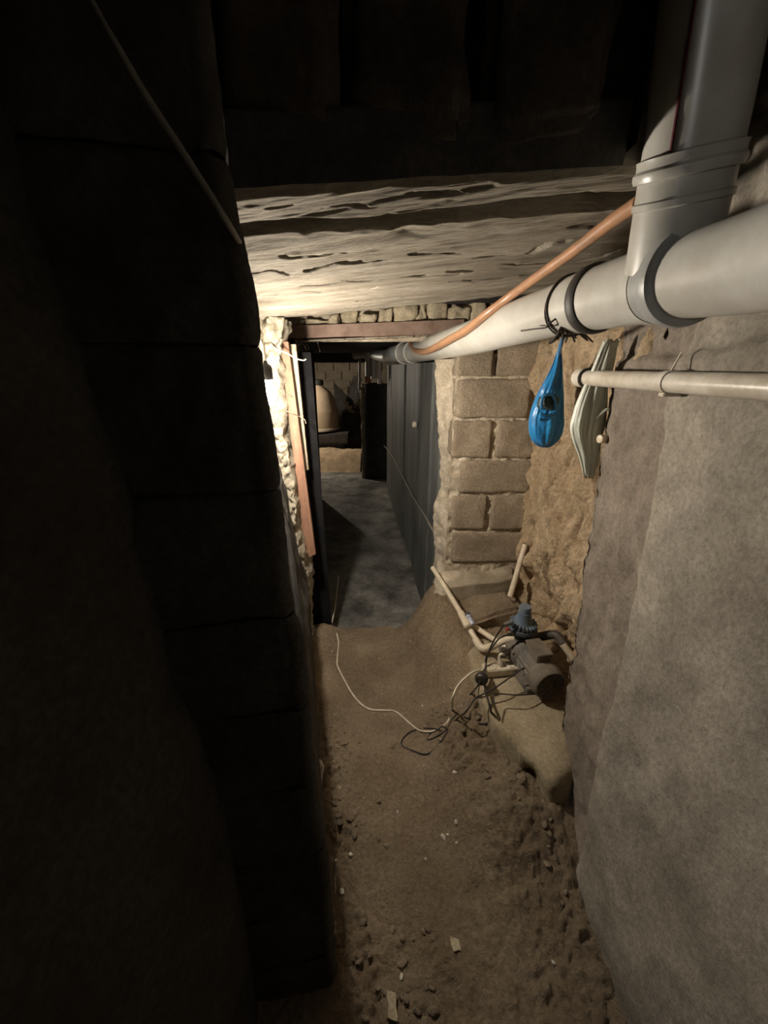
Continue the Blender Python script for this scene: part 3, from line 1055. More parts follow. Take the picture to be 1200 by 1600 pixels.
# dark red line along the branch, drawn for the fringe at the light's edge
side = None
rp = []
for k in range(24):
    py = lerp(-60, 243, k / 23)
    pxl = interp([(-60, 1097), (0, 1086), (243, 1047)], py)
    d = ray(pxl, py).normalized()
    # nearest hit on the branch cylinder
    A_, B_ = (BM, bd2) if py < 190 else (B0, bd)
    rr_ = br * 0.975 if py < 190 else br * 0.985
    dd = d - B_ * d.dot(B_); oo = -A_ - B_ * (-A_).dot(B_)
    qa, qb, qc = dd.dot(dd), 2 * dd.dot(oo), oo.dot(oo) - rr_ * rr_
    di = qb * qb - 4 * qa * qc
    if di > 0:
        tt = (-qb - math.sqrt(di)) / (2 * qa)
        rp.append(d * tt)
MB().tube(rp, 0.0022, 6).build('red_line', M['red'], sp)

# ---- binding wire round the drain pipe -------------------------------------------------
bw = thing('binding_wire', (0.45, 1.33, 0.1), 'dark twisted wire tied round the drain pipe above the blue bag', 'wire')
p, t, r = axis_at(893)
for k, dx in enumerate((-0.004, 0.004)):
    loop = []
    e1 = Vector((0, 0, 1)) - t * t.z; e1.normalize(); e2 = t.cross(e1)
    for i in range(33):
        a = 2 * math.pi * i / 32
        loop.append(p + t * (dx + 0.006 * math.sin(a * 2 + k)) + (e1 * math.cos(a) + e2 * math.sin(a)) * (r + 0.006))
    MB().tube(loop, 0.0022, 6).build('loop', M['wire'], bw)
kn = at(885, 505, 1.055)
MB().tube([at(814, 517, 1.14), at(835, 514, 1.10), at(853, 512, 1.07), at(856, 508, 1.06), at(878, 492, 1.045), kn], 0.002, 6, smooth=4).build('tail', M['wire'], bw)
MB().tube([kn, at(893, 492, 1.045), at(905, 487, 1.035), at(918, 494, 1.02)], 0.0017, 6, smooth=4).build('tail', M['wire'], bw)
rnd = random.Random(3)
for k in range(9):
    e = [(862, 534), (872, 530), (878, 540), (900, 528), (918, 532), (926, 534), (905, 520), (898, 534), (884, 535)][k]
    MB().tube([kn + Vector((rnd.uniform(-.012, .012), 0, rnd.uniform(-.012, .012))), at((kn.x * 0 + 885 + e[0]) / 2 + rnd.uniform(-4, 4), (505 + e[1]) / 2, 1.05), at(e[0], e[1], 1.09)], [.0035, .003, .002], 6, smooth=4).build('strand', M['wire'], bw)
MB().tube([at(858, 536, 1.09), at(866, 531, 1.08), at(880, 518, 1.06)], [.004, .005, .004], 8, smooth=4).build('twig', M['wire'], bw)

# ---- brown hose on the pipe ---------------------------------------------------------------
HP = [at(1000, 316, 0.83), at(960, 343, 0.86), at(900, 389, 0.96), at(850, 425, 1.05), at(800, 461, 1.17), at(760, 491, 1.36), at(730, 515, 1.58), at(700, 532, 1.88), at(676, 545, 2.22), at(660, 550, 2.5), at(648, 546, 2.68), at(643, 537, 2.8), at(646, 530, 2.9), at(655, 529, 2.95)]
HX = [(1000, 316), (960, 343), (900, 389), (850, 425), (800, 461), (760, 491), (730, 515), (700, 532), (676, 545), (660, 550), (648, 546), (642, 538)]
HP = []
for px, py in HX:
    p, t, r = axis_at(max(px, 643))
    d = ray(px, py).normalized()
    rr_ = r + 0.011
    dd = d - t * d.dot(t); oo = -p - t * (-p).dot(t)
    qa, qb, qc = dd.dot(dd), 2 * dd.dot(oo), oo.dot(oo) - rr_ * rr_
    di = qb * qb - 4 * qa * qc
    HP.append(d * ((-qb - math.sqrt(max(0, di))) / (2 * qa)))
HP += [at(644, 531, HP[-1].y + 0.05), at(652, 529, HP[-1].y + 0.12)]
tag(MB().tube(HP, [.0125] * 5 + [.0135, .0145] + [.016] * 7, 20, smooth=8).build('hose', M['hose']), 'brown rubber hose lying along the drain pipe and hooked round its far socket', 'hose')

# ---- small white waste pipe on the right wall ------------------------------------------------
wp = thing('waste_pipe', (0.62, 0.9, -0.05), 'thin white plastic pipe fixed level along the right wall below the drain pipe', 'pipe')
W0, W1 = atx(908, 590, 0.605), atx(1200, 605, 0.625)
wd = (W1 - W0).normalized()
WE = W1 + wd * 0.9
MB().tube([W0, WE], 0.0215, 24).build('pipe', M['pvc_white'], wp)
MB().lathe([(.020, -.012), (.026, -.012), (.0275, .0), (.0275, .02), (.0275, .036), (.025, .040), (.021, .040)], W0, wd, 32).build('socket', M['pvc_white'], wp)
MB().lathe([(.020, -.003), (.0285, -.003), (.0285, .004), (.020, .004)], W0 + wd * 0.037, wd, 32).build('seal', M['rubber'], wp)
q, _ = W0.lerp(W1, 0.62), 0
MB().lathe([(.0205, -.012), (.024, -.010), (.024, .010), (.0205, .012)], q, wd, 28).build('clamp', M['pvc_white'], wp)
MB().box(q + Vector((0.015, 0, -0.026)), (0.05, 0.02, 0.008), bev=0.002).build('bracket', M['pvc_white'], wp)
MB().tube([q + Vector((0, 0, .02)), q + Vector((0.012, -0.004, .06))], .0025, 6).build('nail', M['pvc_white'], wp)

# stub of pipe poking out of the mud behind the white bag
tag(MB().lathe([(.008, 0), (.012, .002), (.013, .012), (.013, .06)], at(936, 686, 1.20), Vector((0.9, 0.3, 0)), 18).build('pipe_stub', M['cream'] if 'cream' in M else M['pvc_cream']), 'short white pipe stub poking from the wall beside the white bag', 'pipe')


# ---- hanging bags -------------------------------------------------------------------------
def bag(name, prof, Y, mat, folds, seed, label, depth=0.75, lean=0.0):
    """prof: (py, left px, right px) down the bag"""
    pys = [p[0] for p in prof]
    sp_, _ = spline([Vector((p[0], p[1], p[2])) for p in prof], 0.0, 8)
    L = [(p.x, p.y) for p in sp_]; R = [(p.x, p.z) for p in sp_]
    nv, nu = 110, 150

    def fn(u, v):
        py = lerp(pys[0], pys[-1], v)
        yy = Y(v)
        a, b = at(interp(L, py), py, yy), at(interp(R, py), py, yy)
        c = (a + b) / 2
        hw = (b.x - a.x) / 2
        an = 2 * math.pi * u
        f = 1 + folds * (0.6 * math.sin(7 * an + 2.2 * v + seed) + 0.4 * math.sin(13 * an + seed * 2 - 3 * v)) * (0.35 + 0.65 * abs(math.sin(an))) * ss(0, 0.1, v)
        f += folds * 0.6 * (abs(math.sin(11 * an + 1.5 * math.sin(v * 4 + seed))) - 0.5) * ss(0, 0.08, v) * (0.5 + 0.5 * ss(1.0, 0.3, v))
        f += 0.05 * lump(math.cos(an) * 0.7, math.sin(an) * 0.7, v * 3.5 + seed, 3.0) * ss(0.35, 0.6, v)
        f += 0.10 * fbm(math.cos(an), math.sin(an), v * 4 + seed, 1.6, 3) * ss(0.15, 0.5, v)
        return Vector((c.x + hw * math.cos(an) * (0.9 + 0.1 * f), yy - hw * depth * math.sin(an) * f, c.z + 0.004 * math.sin(5 * an + seed)))
    g = MB().grid(nu, nv, fn)
    return g


bb = thing('plastic_bag', at(853, 697, 1.47), 'knotted blue plastic bag hanging from the drain pipe wire', 'bag')
bag('bag', [(546, 871, 878), (556, 868, 878), (575, 861, 879), (595, 851, 879), (620, 838, 880), (645, 829, 880), (665, 827, 880), (680, 829, 876), (690, 834, 868), (696, 842, 860), (698, 849, 853)],
    lambda v: lerp(1.36, 1.47, ss(0, 0.5, v)), M['blue_bag'], 0.10, 1.0, '').build('film', M['blue_bag'], bb, angle=180)
# crumpled fold and dark contents showing at the front
yb = 1.40
MB().stone(at(856, 628, 1.425), (0.050, 0.035, 0.042), 0.012, 5, 2.0, 40, rnd=0.9).build('dark_contents', M['green_dark'], bb, angle=180)
m = MB()
for pts in ([(846, 640), (847, 624), (853, 617), (861, 617), (867, 626), (868, 640)], [(844, 646), (855, 650), (868, 642), (872, 630)], [(842, 655), (853, 656), (866, 648)]):
    m.tube([at(x, y, 1.405) for x, y in pts], 0.0055, 8, smooth=5)
m.build('crumpled_fold', M['blue_bag'], bb, angle=180)
MB().tube([at(874, 552, 1.34), at(876, 540, 1.27), at(880, 528, 1.19)], [.006, .006, .005], 8, smooth=3).build('knot', M['blue_bag'], bb)

wb = thing('plastic_bag', at(918, 745, 1.24), 'long translucent white plastic bag hanging behind the thin white pipe', 'bag')
bag('bag', [(532, 944, 968), (545, 938, 964), (575, 926, 958), (600, 914, 950), (630, 901, 949), (650, 895, 947), (661, 892, 946), (672, 891.5, 943), (690, 896, 939), (715, 905, 936), (735, 910, 931), (743, 912, 928), (746, 916, 924)],
    lambda v: lerp(1.19, 1.245, ss(0, 0.5, v)), M['white_bag'], 0.22, 2.5, '', depth=0.45).build('film', M['white_bag'], wb, angle=180)
MB().tube([at(931, 655, 1.22), at(941, 645, 1.215), at(950, 639, 1.21), at(952, 642, 1.21)], [.004, .005, .004, .003], 8, smooth=4).build('handle_end', M['white_bag'], wb)

# ---- leaning pipe offcut -----------------------------------------------------------------
tag(MB().tube([at(821, 851, 1.88), at(797, 932, 1.79)], 0.0145, 20).build('pipe_offcut', M['pvc_cream']), 'short cream pipe offcut leaning against the foot of the block pillar', 'pipe')

# ---- water supply pipe ---------------------------------------------------------------------
ws = thing('water_pipe', (0.33, 1.7, -1.2), 'cream water pipe with a filter running from the doorway down to the pump', 'pipe')
WPZ = [at(676, 887, 2.02), at(700, 925, 1.85), at(720, 958, 1.70)]
MB().tube(WPZ, 0.0135, 18, smooth=4).build('pipe', M['pvc_cream'], ws)
f0, f1 = at(720, 958, 1.70), at(735, 985, 1.60)
fd = (f1 - f0).normalized()
MB().lathe([(.012, -.01), (.017, -.006), (.018, .01), (.018, .05), (.020, .06), (.020, .085), (.014, .092)], f0, fd, 20).build('filter_body', M['pvc_cream'], ws)
fo = Vector((0.025, -0.01, 0.008))
MB().lathe([(.006, 0), (.014, .003), (.016, .01), (.016, .02), (.012, .022), (.013, .055), (.010, .064), (.004, .066)], f0 + fd * 0.012 + fo, fd, 18).build('filter_cup', M['filter_glass'], ws)
MB().lathe([(.008, 0), (.0172, .001), (.0172, .012), (.008, .013)], f0 + fd * 0.010 + fo, fd, 14).build('filter_cap', M['ctrl_dark'], ws)
e1 = at(755, 1013, 1.50)
MB().tube([f1, at(744, 1000, 1.55)], 0.0135, 18).build('pipe', M['pvc_cream'], ws)
MB().tube([at(743, 999, 1.555), at(748, 1008, 1.52), e1, at(763, 1012, 1.495), at(772, 1009, 1.485)], [.0165, .0175, .0185, .0175, .0165], 18, smooth=5).build('elbow', M['pvc_cream'], ws)
MB().tube([at(770, 1009.5, 1.487), at(793, 999, 1.455)], 0.0145, 18).build('pipe', M['pvc_cream'], ws)
MB().tube([at(790, 1000, 1.458), at(799, 997, 1.45), at(804, 1001, 1.44), at(805, 1010, 1.435)], [.0165, .018, .018, .0165], 18, smooth=5).build('elbow', M['pvc_cream'], ws)
# second, lower pipe
w2 = thing('water_pipe', (0.45, 1.55, -1.22), 'straight cream pipe end lying on the plinth under the water pipe', 'pipe')
MB().tube([at(740, 978, 1.66), at(806, 1022, 1.46)], 0.0125, 18).build('pipe', M['pvc_cream'], w2)
# delivery stub at the wall edge
w3 = thing('water_pipe', (0.66, 1.35, -1.15), 'white pipe length between the pump outlet and the plaster edge', 'pipe')
MB().tube([at(879, 1006, 1.36), at(912, 1050, 1.30)], 0.0145, 18).build('pipe', M['pvc_cream'], w3)

# ---- pump ----------------------------------------------------------------------------------
mo1 = at(858, 1074, 1.225)      # fan end
mo0 = at(816, 1018, 1.430)      # pump head
mo1.z = PZ + 0.082; mo0.z = PZ + 0.082
pu = thing('water_pump', (0.62, 1.33, PZ), 'dusty dark grey electric water pump with a blue grey pressure controller on the plinth', 'pump')
pd = (mo1 - mo0).normalized()
Lm = (mo1 - mo0).length
px_ = pd.cross(Vector((0, 0, 1))).normalized()
up = Vector((0, 0, 1))
fin = lambda a, h: 1 + 0.035 * (1 if math.sin(a * 18) > 0 else -1)
MB().lathe([(.03, .055), (.060, .06), (.062, .075), (.062, Lm - 0.055), (.058, Lm - 0.05)], mo0, pd, 72, fn=fin).build('motor_housing', M['pump_grey'], pu, angle=30)
MB().lathe([(.058, Lm - .06), (.068, Lm - .055), (.070, Lm - .02), (.066, Lm + .004), (.060, Lm + .010), (.056, Lm + .006)], mo0, pd, 40).build('fan_cover', M['pump_dust'], pu)
fg = MB()
fg.lathe([(.010, Lm + .0065), (.057, Lm + .0065), (.057, Lm + .0085), (.010, Lm + .0085)], mo0, pd, 40)
fan_plate = fg.build('fan_grille', M['pump_black'], pu)
g = MB()
for k in range(12):
    a = 2 * math.pi * k / 12
    d = px_ * math.cos(a) + up * math.sin(a)
    g.tube([mo0 + pd * (Lm + .0095) + d * 0.012, mo0 + pd * (Lm + .0095) + d * 0.054], 0.002, 5)
g.build('grille_bar', M['pump_black'], fan_plate)
MB().lathe([(.045, -.035), (.066, -.03), (.070, -.02), (.070, .035), (.060, .05), (.050, .062)], mo0, pd, 40).build('pump_head', M['pump_grey'], pu)
for k in range(6):
    a = 2 * math.pi * k / 6 + 0.3
    d = px_ * math.cos(a) + up * math.sin(a)
    MB().lathe([(.005, -.04), (.008, -.04), (.008, .04), (.004, .042)], mo0 + d * 0.066, pd, 6).build('bolt', M['pump_grey'], pu)
tb = mo0 + pd * (Lm * 0.52) + up * 0.075
MB().box(tb, (0.062, 0.098, 0.038), (px_, pd, up), 0.004).build('terminal_box', M['pump_grey'], pu)
lid = MB().box(tb + up * 0.022, (0.066, 0.104, 0.008), (px_, pd, up), 0.002).build('terminal_lid', M['pump_dust'], pu)
for sx in (-1, 1):
    MB().box(mo0 + pd * (Lm * 0.5) + px_ * 0.045 * sx - up * 0.070, (0.034, 0.12, 0.022), (px_, pd, up), 0.003).build('foot', M['pump_grey'], pu)
MB().lathe([(.022, 0), (.022, .02), (.026, .02), (.026, .035), (.020, .036)], mo0 - px_ * 0.02 + up * 0.05 - pd * 0.0, up, 20).build('outlet_union', M['pump_black'], pu)
# inlet on the left of head
MB().lathe([(.020, .03), (.020, .085), (.024, .085), (.024, .10), (.018, .102)], mo0 + up * 0.0, -px_ if (-px_).x < 0 else px_, 20).build('inlet_union', M['pump_grey'], pu)
# pressure controller on top
pc = mo0 + up * 0.0
pc = at(816, 985, 1.44)
ctl0 = Vector((pc.x, pc.y, pc.z))
ctl = MB().lathe([(.020, -.07), (.024, -.05), (.030, -.045), (.034, -.03), (.036, -.01), (.05, .0), (.058, .006)], ctl0, up, 32).build('controller_body', M['pump_black'], pu)
MB().lathe([(.056, .004), (.061, .008), (.061, .020), (.058, .024), (.050, .026)], ctl0, up, 40).build('controller_flange', M['ctrl_dark'], pu)
dome = MB().lathe([(.050, .024), (.042, .036), (.035, .052), (.030, .070), (.0275, .088), (.0275, .094), (.025, .095), (.025, .118), (.023, .122)], ctl0, up, 36).build('controller_dome', M['ctrl_blue'], pu)
for k in range(20):
    a = 2 * math.pi * k / 20
    d = Vector((math.cos(a), math.sin(a), 0))
    MB().box(ctl0 + d * 0.046 + up * 0.036, (0.022, 0.006, 0.020), (d, up.cross(d), up), 0.001).build('rib', M['ctrl_blue'], dome)
# side outlet: capped gauge towards the viewer and dark bent outlet pipe to the right
gq = ctl0 + Vector((0.028, -0.035, -0.028))
MB().lathe([(.018, .03), (.024, .0), (.026, -.004), (.026, -.020), (.024, -.024), (.012, -.025)], gq, Vector((-.05, 1, 0.2)), 28).build('gauge_cap', M['pump_dust'], pu)
MB().tube([gq + Vector((.01, .02, 0)), gq + Vector((.055, .03, .0)), at(868, 992, 1.40), at(880, 1006, 1.365)], [.020, .019, .018, .019], 20, smooth=6).build('outlet_pipe', M['pump_black'], pu)
MB().lathe([(.016, 0), (.021, .002), (.021, .03), (.016, .032)], ctl0 + Vector((-.02, -.03, -.055)), Vector((0.6, -0.8, 0.0)), 20).build('plug_cap', M['pump_black'], pu)
MB().stone(at(793, 983, 1.425), (0.012, 0.010, 0.012), 0.002, 2, 1, 60, rnd=1).build('red_cap', M['red_plastic'], pu)
for (a, b) in (((800, 972), (787, 976)), ((806, 990), (793, 992))):
    MB().tube([at(a[0], a[1], 1.41), at(b[0], b[1], 1.405)], [.010, .007], 12).build('cable_gland', M['pump_grey'], pu)

# ---- power strip and plugs --------------------------------------------------------------------
st0 = atz(757, 1048, PZ + 0.03); st1 = atz(815, 1042, PZ + 0.03)
sx_ = (st1 - st0); sx_.z = 0
sl = sx_.length; sx_.normalize(); sy_ = up.cross(sx_)
stc = (st0 + st1) / 2 + sy_ * 0.012; stc.z = PZ + 0.019
ps = thing('power_strip', (stc.x, stc.y, PZ), 'white two way power strip lying on the plinth left of the pump', 'power strip')
MB().box(stc, (sl, 0.052, 0.036), (sx_, sy_, up), 0.003).build('body', M['white_plastic'], ps)
for k in (-0.30, 0.22):
    c0 = stc + sx_ * (sl * k) + up * 0.0175
    g = MB().lathe([(.016, -.002), (.021, .0), (.021, .003), (.018, .003), (.017, .0015), (.004, .001)], c0, up, 28).build('socket_rim', M['white_plastic'], ps)
    MB().lathe([(.002, .002), (.002, .0032), (.001, .0033)], c0 + sx_ * .006, up, 8).build('pin_hole', M['rubber'], ps)
    MB().lathe([(.002, .002), (.002, .0032), (.001, .0033)], c0 - sx_ * .006, up, 8).build('pin_hole', M['rubber'], ps)
# small white plug with a cord
wpg = thing('plug', stc + sx_ * 0.0 + up * 0.02, 'small white plug standing in the power strip', 'plug')
cpl = stc - sx_ * 0.005 + up * 0.018
MB().lathe([(.012, 0), (.013, .008), (.012, .02), (.007, .03), (.005, .045)], cpl, Vector((-.25, .2, 1)), 16).build('body', M['white_plastic'], wpg)
MB().tube([cpl + Vector((-.010, .010, .04)), cpl + Vector((0.0, .012, .052)), cpl + Vector((.012, .012, .046))], [.006, .0065, .006], 10, smooth=4).build('grip', M['white_plastic'], wpg)
# black plug at the strip's end
bp0 = atz(757, 1048, PZ + 0.045); bp1 = at(751, 1064, bp0.y - 0.075)
bpt = thing('plug', bp1, 'black plug dangling at the left end of the power strip', 'plug')
bdir = (bp1 - bp0).normalized()
MB().lathe([(.004, -.02), (.007, .0), (.011, .02), (.019, .045), (.024, .055), (.025, .075), (.019, .082), (.010, .083)], bp0, bdir, 24).build('body', M['cable_black'], bpt)
MB().lathe([(.0255, .060), (.0265, .063), (.0265, .070), (.0255, .072)], bp0, bdir, 24).build('collar', M['rubber'], bpt)


# ---- cables ---------------------------------------------------------------------------------
def floor_cable(name, pts, r, mat, label, pre=(), post=()):
    P = list(pre) + [floor_hit(x, y, r * 0.8) for x, y in pts] + list(post)
    return tag(MB().tube(P, r, 10, smooth=6).build(name, mat), label, 'cable')


stn = stc - sx_ * sl * 0.5
floor_cable('power_cable', [(521, 977), (526, 990), (529, 1005), (527, 1030), (528, 1042), (545, 1075), (560, 1096), (577, 1108), (600, 1110), (618, 1112), (640, 1130), (655, 1141), (672, 1143), (688, 1138), (700, 1127), (706, 1110)], 0.0042, M['cable_white'],
            'white cable snaking over the dirt from the doorway to the power strip',
            pre=[at(529, 900, 2.75), at(524, 945, 2.3), at(519, 972, 2.10)],
            post=[at(707, 1092, 1.24), at(714, 1074, 1.27), at(727, 1059, 1.31), at(742, 1049, 1.35), stn])
floor_cable('pump_cable', [(712, 1125), (700, 1142), (688, 1160), (668, 1178), (645, 1173), (629, 1165), (629, 1155), (642, 1143), (662, 1138), (680, 1139), (690, 1142)], 0.0033, M['cable_black'],
            'black pump cable looped on the dirt under the white cable',
            pre=[tb + px_ * -0.03 - up * 0.01, at(806, 1052, 1.29), at(776, 1073, 1.24), at(756, 1084, 1.22), at(742, 1092, 1.2), at(728, 1112, 1.17)])
floor_cable('plug_cable', [(735, 1085), (722, 1105), (706, 1125), (698, 1140), (680, 1152), (668, 1156), (672, 1147), (684, 1140), (692, 1135), (700, 1140)], 0.0033, M['cable_black'],
            'black cable hanging from the plug and trailing into the dirt', pre=[bp0 + bdir * 0.082, at(744, 1075, 1.27)])
floor_cable('loose_cable', [(725, 1120), (745, 1125), (752, 1118), (742, 1116), (735, 1122), (748, 1130), (765, 1128), (768, 1118)], 0.0028, M['cable_black'],
            'thin black cable end curled on the rubble below the plinth')
tag(MB().tube([bp0 - bdir * 0.018, at(759, 1040, 1.375), at(762, 1022, 1.40), at(772, 1000, 1.41), at(784, 981, 1.405), at(788, 976, 1.405)], 0.0036, 10, smooth=6).build('controller_cable', M['cable_black']),
    'black cable rising from the plug to the upper gland of the pressure controller', 'cable')
tag(MB().tube([at(758, 1034, 1.38), at(761, 1024, 1.395), at(770, 1010, 1.40), at(781, 997, 1.40), at(794, 992, 1.405)], 0.0036, 10, smooth=6).build('controller_cable', M['cable_black']),
    'black cable arching to the lower gland of the pressure controller', 'cable')
tag(MB().tube([at(761, 1026, 1.395), at(768, 1025, 1.40), at(776, 1030, 1.40), at(781, 1040, 1.395)], 0.003, 8, smooth=6).build('strip_cable', M['cable_grey']),
    'short grey cord curving down to the white plug', 'cable')
tag(MB().tube([mo0 + pd * 0.19 - up * 0.06, at(810, 1086, 1.20), at(775, 1084, 1.20), at(772, 1092, 1.18), at(768, 1106, 1.14)], 0.0026, 8, smooth=6).build('earth_wire', M['cable_black']),
    'thin dark wire running across the plinth top below the motor', 'cable')
# dark strap hanging over the plinth edge
tag(MB().tube([at(757, 1066, 1.30), at(760, 1085, 1.22), at(766, 1105, 1.15), floor_hit(768, 1118, .004)], [.006, .005, .005, .004], 8, smooth=4).build('strap', M['cable_black']), 'dark strap hanging down the plinth edge below the black plug', 'strap')

# ---- bulb ------------------------------------------------------------------------------------
bc = at(419, 613, 1.45)
lb = thing('light_bulb', bc, 'glowing bare light bulb in a black holder at the door jamb', 'light bulb')
glass = MB().lathe([(.003, -.044), (.014, -.040), (.024, -.030), (.029, -.016), (.030, -.002), (.027, .012), (.020, .026), (.015, .036), (.0135, .044)], bc, up, 24).build('glass', M['bulb'], lb)
MB().lathe([(.012, .040), (.021, .042), (.021, .078), (.017, .088), (.008, .094), (.005, .104)], bc, up, 20).build('holder', M['bakelite'], lb)
tag(MB().tube([bc + up * .10, at(415, 560, 1.48), at(411, 532, 1.56), at(405, 517, 1.68), at(403, 506, 1.80)], .003, 8, smooth=5).build('lamp_cord', M['cable_white']), 'white cord from the bulb holder up to the lintel end', 'cable')
tag(MB().tube([at(402, 520, 1.80), at(412, 541, 1.78), at(424, 541, 1.80), at(434, 546, 1.83), at(450, 553, 1.86), at(462, 560, 1.88), at(474, 563, 1.90), at(478, 561, 1.90)], .0028, 8, smooth=5).build('loose_wire', M['cable_white']), 'loose white wire end reaching across the wooden strips under the lintel', 'wire')
tag(MB().tube([at(410, 529, 1.82), at(412, 526, 1.82), at(421, 532, 1.84), at(432, 542, 1.86), at(422, 543, 1.84), at(412, 538, 1.82), at(405, 530, 1.8)], .0022, 8, smooth=5).build('loose_wire', M['cable_white']), 'small loop of wire at the left end of the lintel', 'wire')
tag(MB().tube([at(438, 617, 1.89), at(447, 617, 1.885), at(455, 618, 1.89), at(457, 624, 1.92)], .0018, 6, smooth=5).build('tie_wire', M['rust']), 'upper thin tie wire round the reddish wooden strip', 'wire')
tag(MB().tube([at(440, 640, 1.89), at(452, 644, 1.885), at(460, 647, 1.89), at(470, 652, 1.93), at(476, 656, 1.93), at(478, 662, 1.93)], .0022, 6, smooth=5).build('tie_wire', M['jamb']), 'lower pale tie wire binding both wooden strips together', 'wire')
for i, pts in enumerate(([(462, 541), (472, 537), (477, 543), (478, 548)], [(496, 534), (498, 543), (500, 550)], [(478, 537), (482, 543), (481, 547)])):
    tag(MB().tube([at(x, y, 2.33) for x, y in pts], .0024, 6, smooth=5).build('straw', M['jamb']), ['bent pale straw hanging under the lintel over the wooden strips', 'single pale straw hanging lowest under the lintel', 'short pale straw hanging under the lintel beside a bent one'][i], 'straw')


# ---- wooden strips in the door frame --------------------------------------------------------
def strip(corners, Y, th, mat, name, label):
    tl, tr, br_, bl = [at(x, y, yy) for (x, y), yy in zip(corners, Y)]
    d = Vector((0, th, 0))
    m = MB()
    n = 24
    vs, fs = [], []
    for i in range(n + 1):
        t = i / n
        a, b = tl.lerp(bl, t), tr.lerp(br_, t)
        wv = 0.0012 * fbm(0, 0, t * 5, 4, 2)
        a = a + Vector((wv, 0, 0)); b = b + Vector((wv * 0.7, 0, 0))
        vs += [a, b, b + d, a + d]
    for i in range(n):
        for k in range(4):
            k2 = (k + 1) % 4
            fs.append((i * 4 + k, i * 4 + k2, (i + 1) * 4 + k2, (i + 1) * 4 + k))
    fs += [(3, 2, 1, 0), tuple(n * 4 + k for k in range(4))]
    m.add(vs, fs)
    return tag(m.build(name, mat, smooth=False), label, 'wood strip')


strip([(437, 534), (450, 534), (493, 866), (478, 873)], (1.90, 1.90, 1.92, 1.92), 0.022, M['wood_red'], 'wooden_strip', 'long reddish brown wooden strip leaning against the door jamb')
strip([(453, 538), (462, 538), (482, 734), (472, 736)], (1.96, 1.96, 1.98, 1.98), 0.020, M['wood_pale'], 'wooden_strip', 'shorter pale wooden strip beside the long reddish one')

# ---- cable on the left wall ------------------------------------------------------------------
tag(MB().tube([at(138, -10, 0.478), at(160, 32, 0.479), at(183, 72, 0.48), at(225, 145, 0.49), at(275, 222, 0.50), at(320, 292, 0.51), at(345, 332, 0.515), at(360, 356, 0.53), at(373, 378, 0.56), at(384, 398, 0.62)], [.0022, .0026, .003, .0038, .0040, .0040, .0040, .0038, .0036, .0034], 10, smooth=6).build('wall_cable', M['cable_grey']),
    'grey cable slanting down the dark left wall to its corner', 'cable')

# ---- things in the passage --------------------------------------------------------------------
tag(MB().tube([on_passage(601, 696), on_passage(612, 709), on_passage(630, 742), on_passage(650, 780), on_passage(668, 808), on_passage(680, 830)], .006, 8, smooth=4).build('passage_cable', M['cable_grey']), 'grey cable sloping down the dark passage wall', 'cable')
jb = on_passage(655, 663, 0.02)
tag(MB().lathe([(.012, 0), (.022, .004), (.024, .02), (.016, .03)], jb, Vector((-1, -.1, 0)), 16).build('wall_socket', M['white_plastic']), 'small pale round fitting on the dark passage wall', 'socket')
def _heap(u, v):
    x = lerp(-1.9, -0.40, u)
    y = lerp(6.35, 7.9, v)
    q = ss(0, 0.35, v) * ss(1, 0.55, v)
    return Vector((x, y, FZ - 0.02 + (0.26 + 0.05 * fbm(x, y, 0, 2.5, 3)) * q))


tag(MB().grid(60, 30, _heap).build('dirt_heap', M['mud'], angle=180), 'low lit heap of pale dirt across the floor of the far room', 'heap')
# water tank
ta = at(490, 672, 8.0); tcx = at(497, 640, 8.0)
zt = [at(500, y, 8.0).z for y in (598, 607, 613, 640, 671)]
tk = thing('water_tank', (tcx.x, 8.0, zt[4]), 'beige round shouldered water tank with a dark cap in the far room', 'tank')
R_ = at(528, 650, 8.0).x - tcx.x
MB().lathe([(R_ * .6, 0), (R_ * 1.02, .02), (R_ * 1.04, .35), (R_ * 1.0, zt[3] - zt[4]), (R_ * .86, (zt[2] + zt[3]) / 2 - zt[4] + .05), (R_ * .66, zt[2] - zt[4] + .02), (R_ * .35, zt[1] - zt[4] + 0.03), (R_ * .25, zt[1] - zt[4] + .07)], (tcx.x, 8.0, zt[4]), up, 40).build('body', M['tank'], tk)
MB().lathe([(R_ * .25, 0), (R_ * .34, .01), (R_ * .34, .09), (R_ * .2, .11)], (tcx.x, 8.0, zt[1] + .06), up, 24).build('cap', M['rubber'], tk)
MB().lathe([(R_ * .98, 0), (R_ * 1.06, .01), (R_ * 1.06, .05), (R_ * .98, .06)], (tcx.x, 8.0, zt[4] + 0.0), up, 40).build('rim', M['white_plastic'], tk)
tag(MB().stone((tcx.x - .1, 7.95, (zt[4] + FZ + 0.22) / 2), (1.4, 0.66, zt[4] - FZ - 0.28), 0.03, 6, 3, 3).build('masonry_stand', M['soot']), 'dark masonry stand under the beige tank', 'stand')
# sloping dark sheet behind the tank, added for the shadow on the far wall
a, b, c_ = at(530, 612, 9.6), at(575, 640, 9.6), at(575, 700, 9.6)
m = MB()
q = Vector((0, .03, 0))
P4 = [at(522, 598, 9.6), at(566, 642, 9.6), at(568, 705, 9.6), at(522, 705, 9.6)]
m.add(P4 + [p + q for p in P4], [(0, 1, 2, 3), (7, 6, 5, 4), (0, 4, 5, 1), (1, 5, 6, 2), (2, 6, 7, 3), (3, 7, 4, 0)])
tag(m.build('sheet', M['soot'], smooth=False), 'dark slanting sheet standing behind the tank', 'sheet')
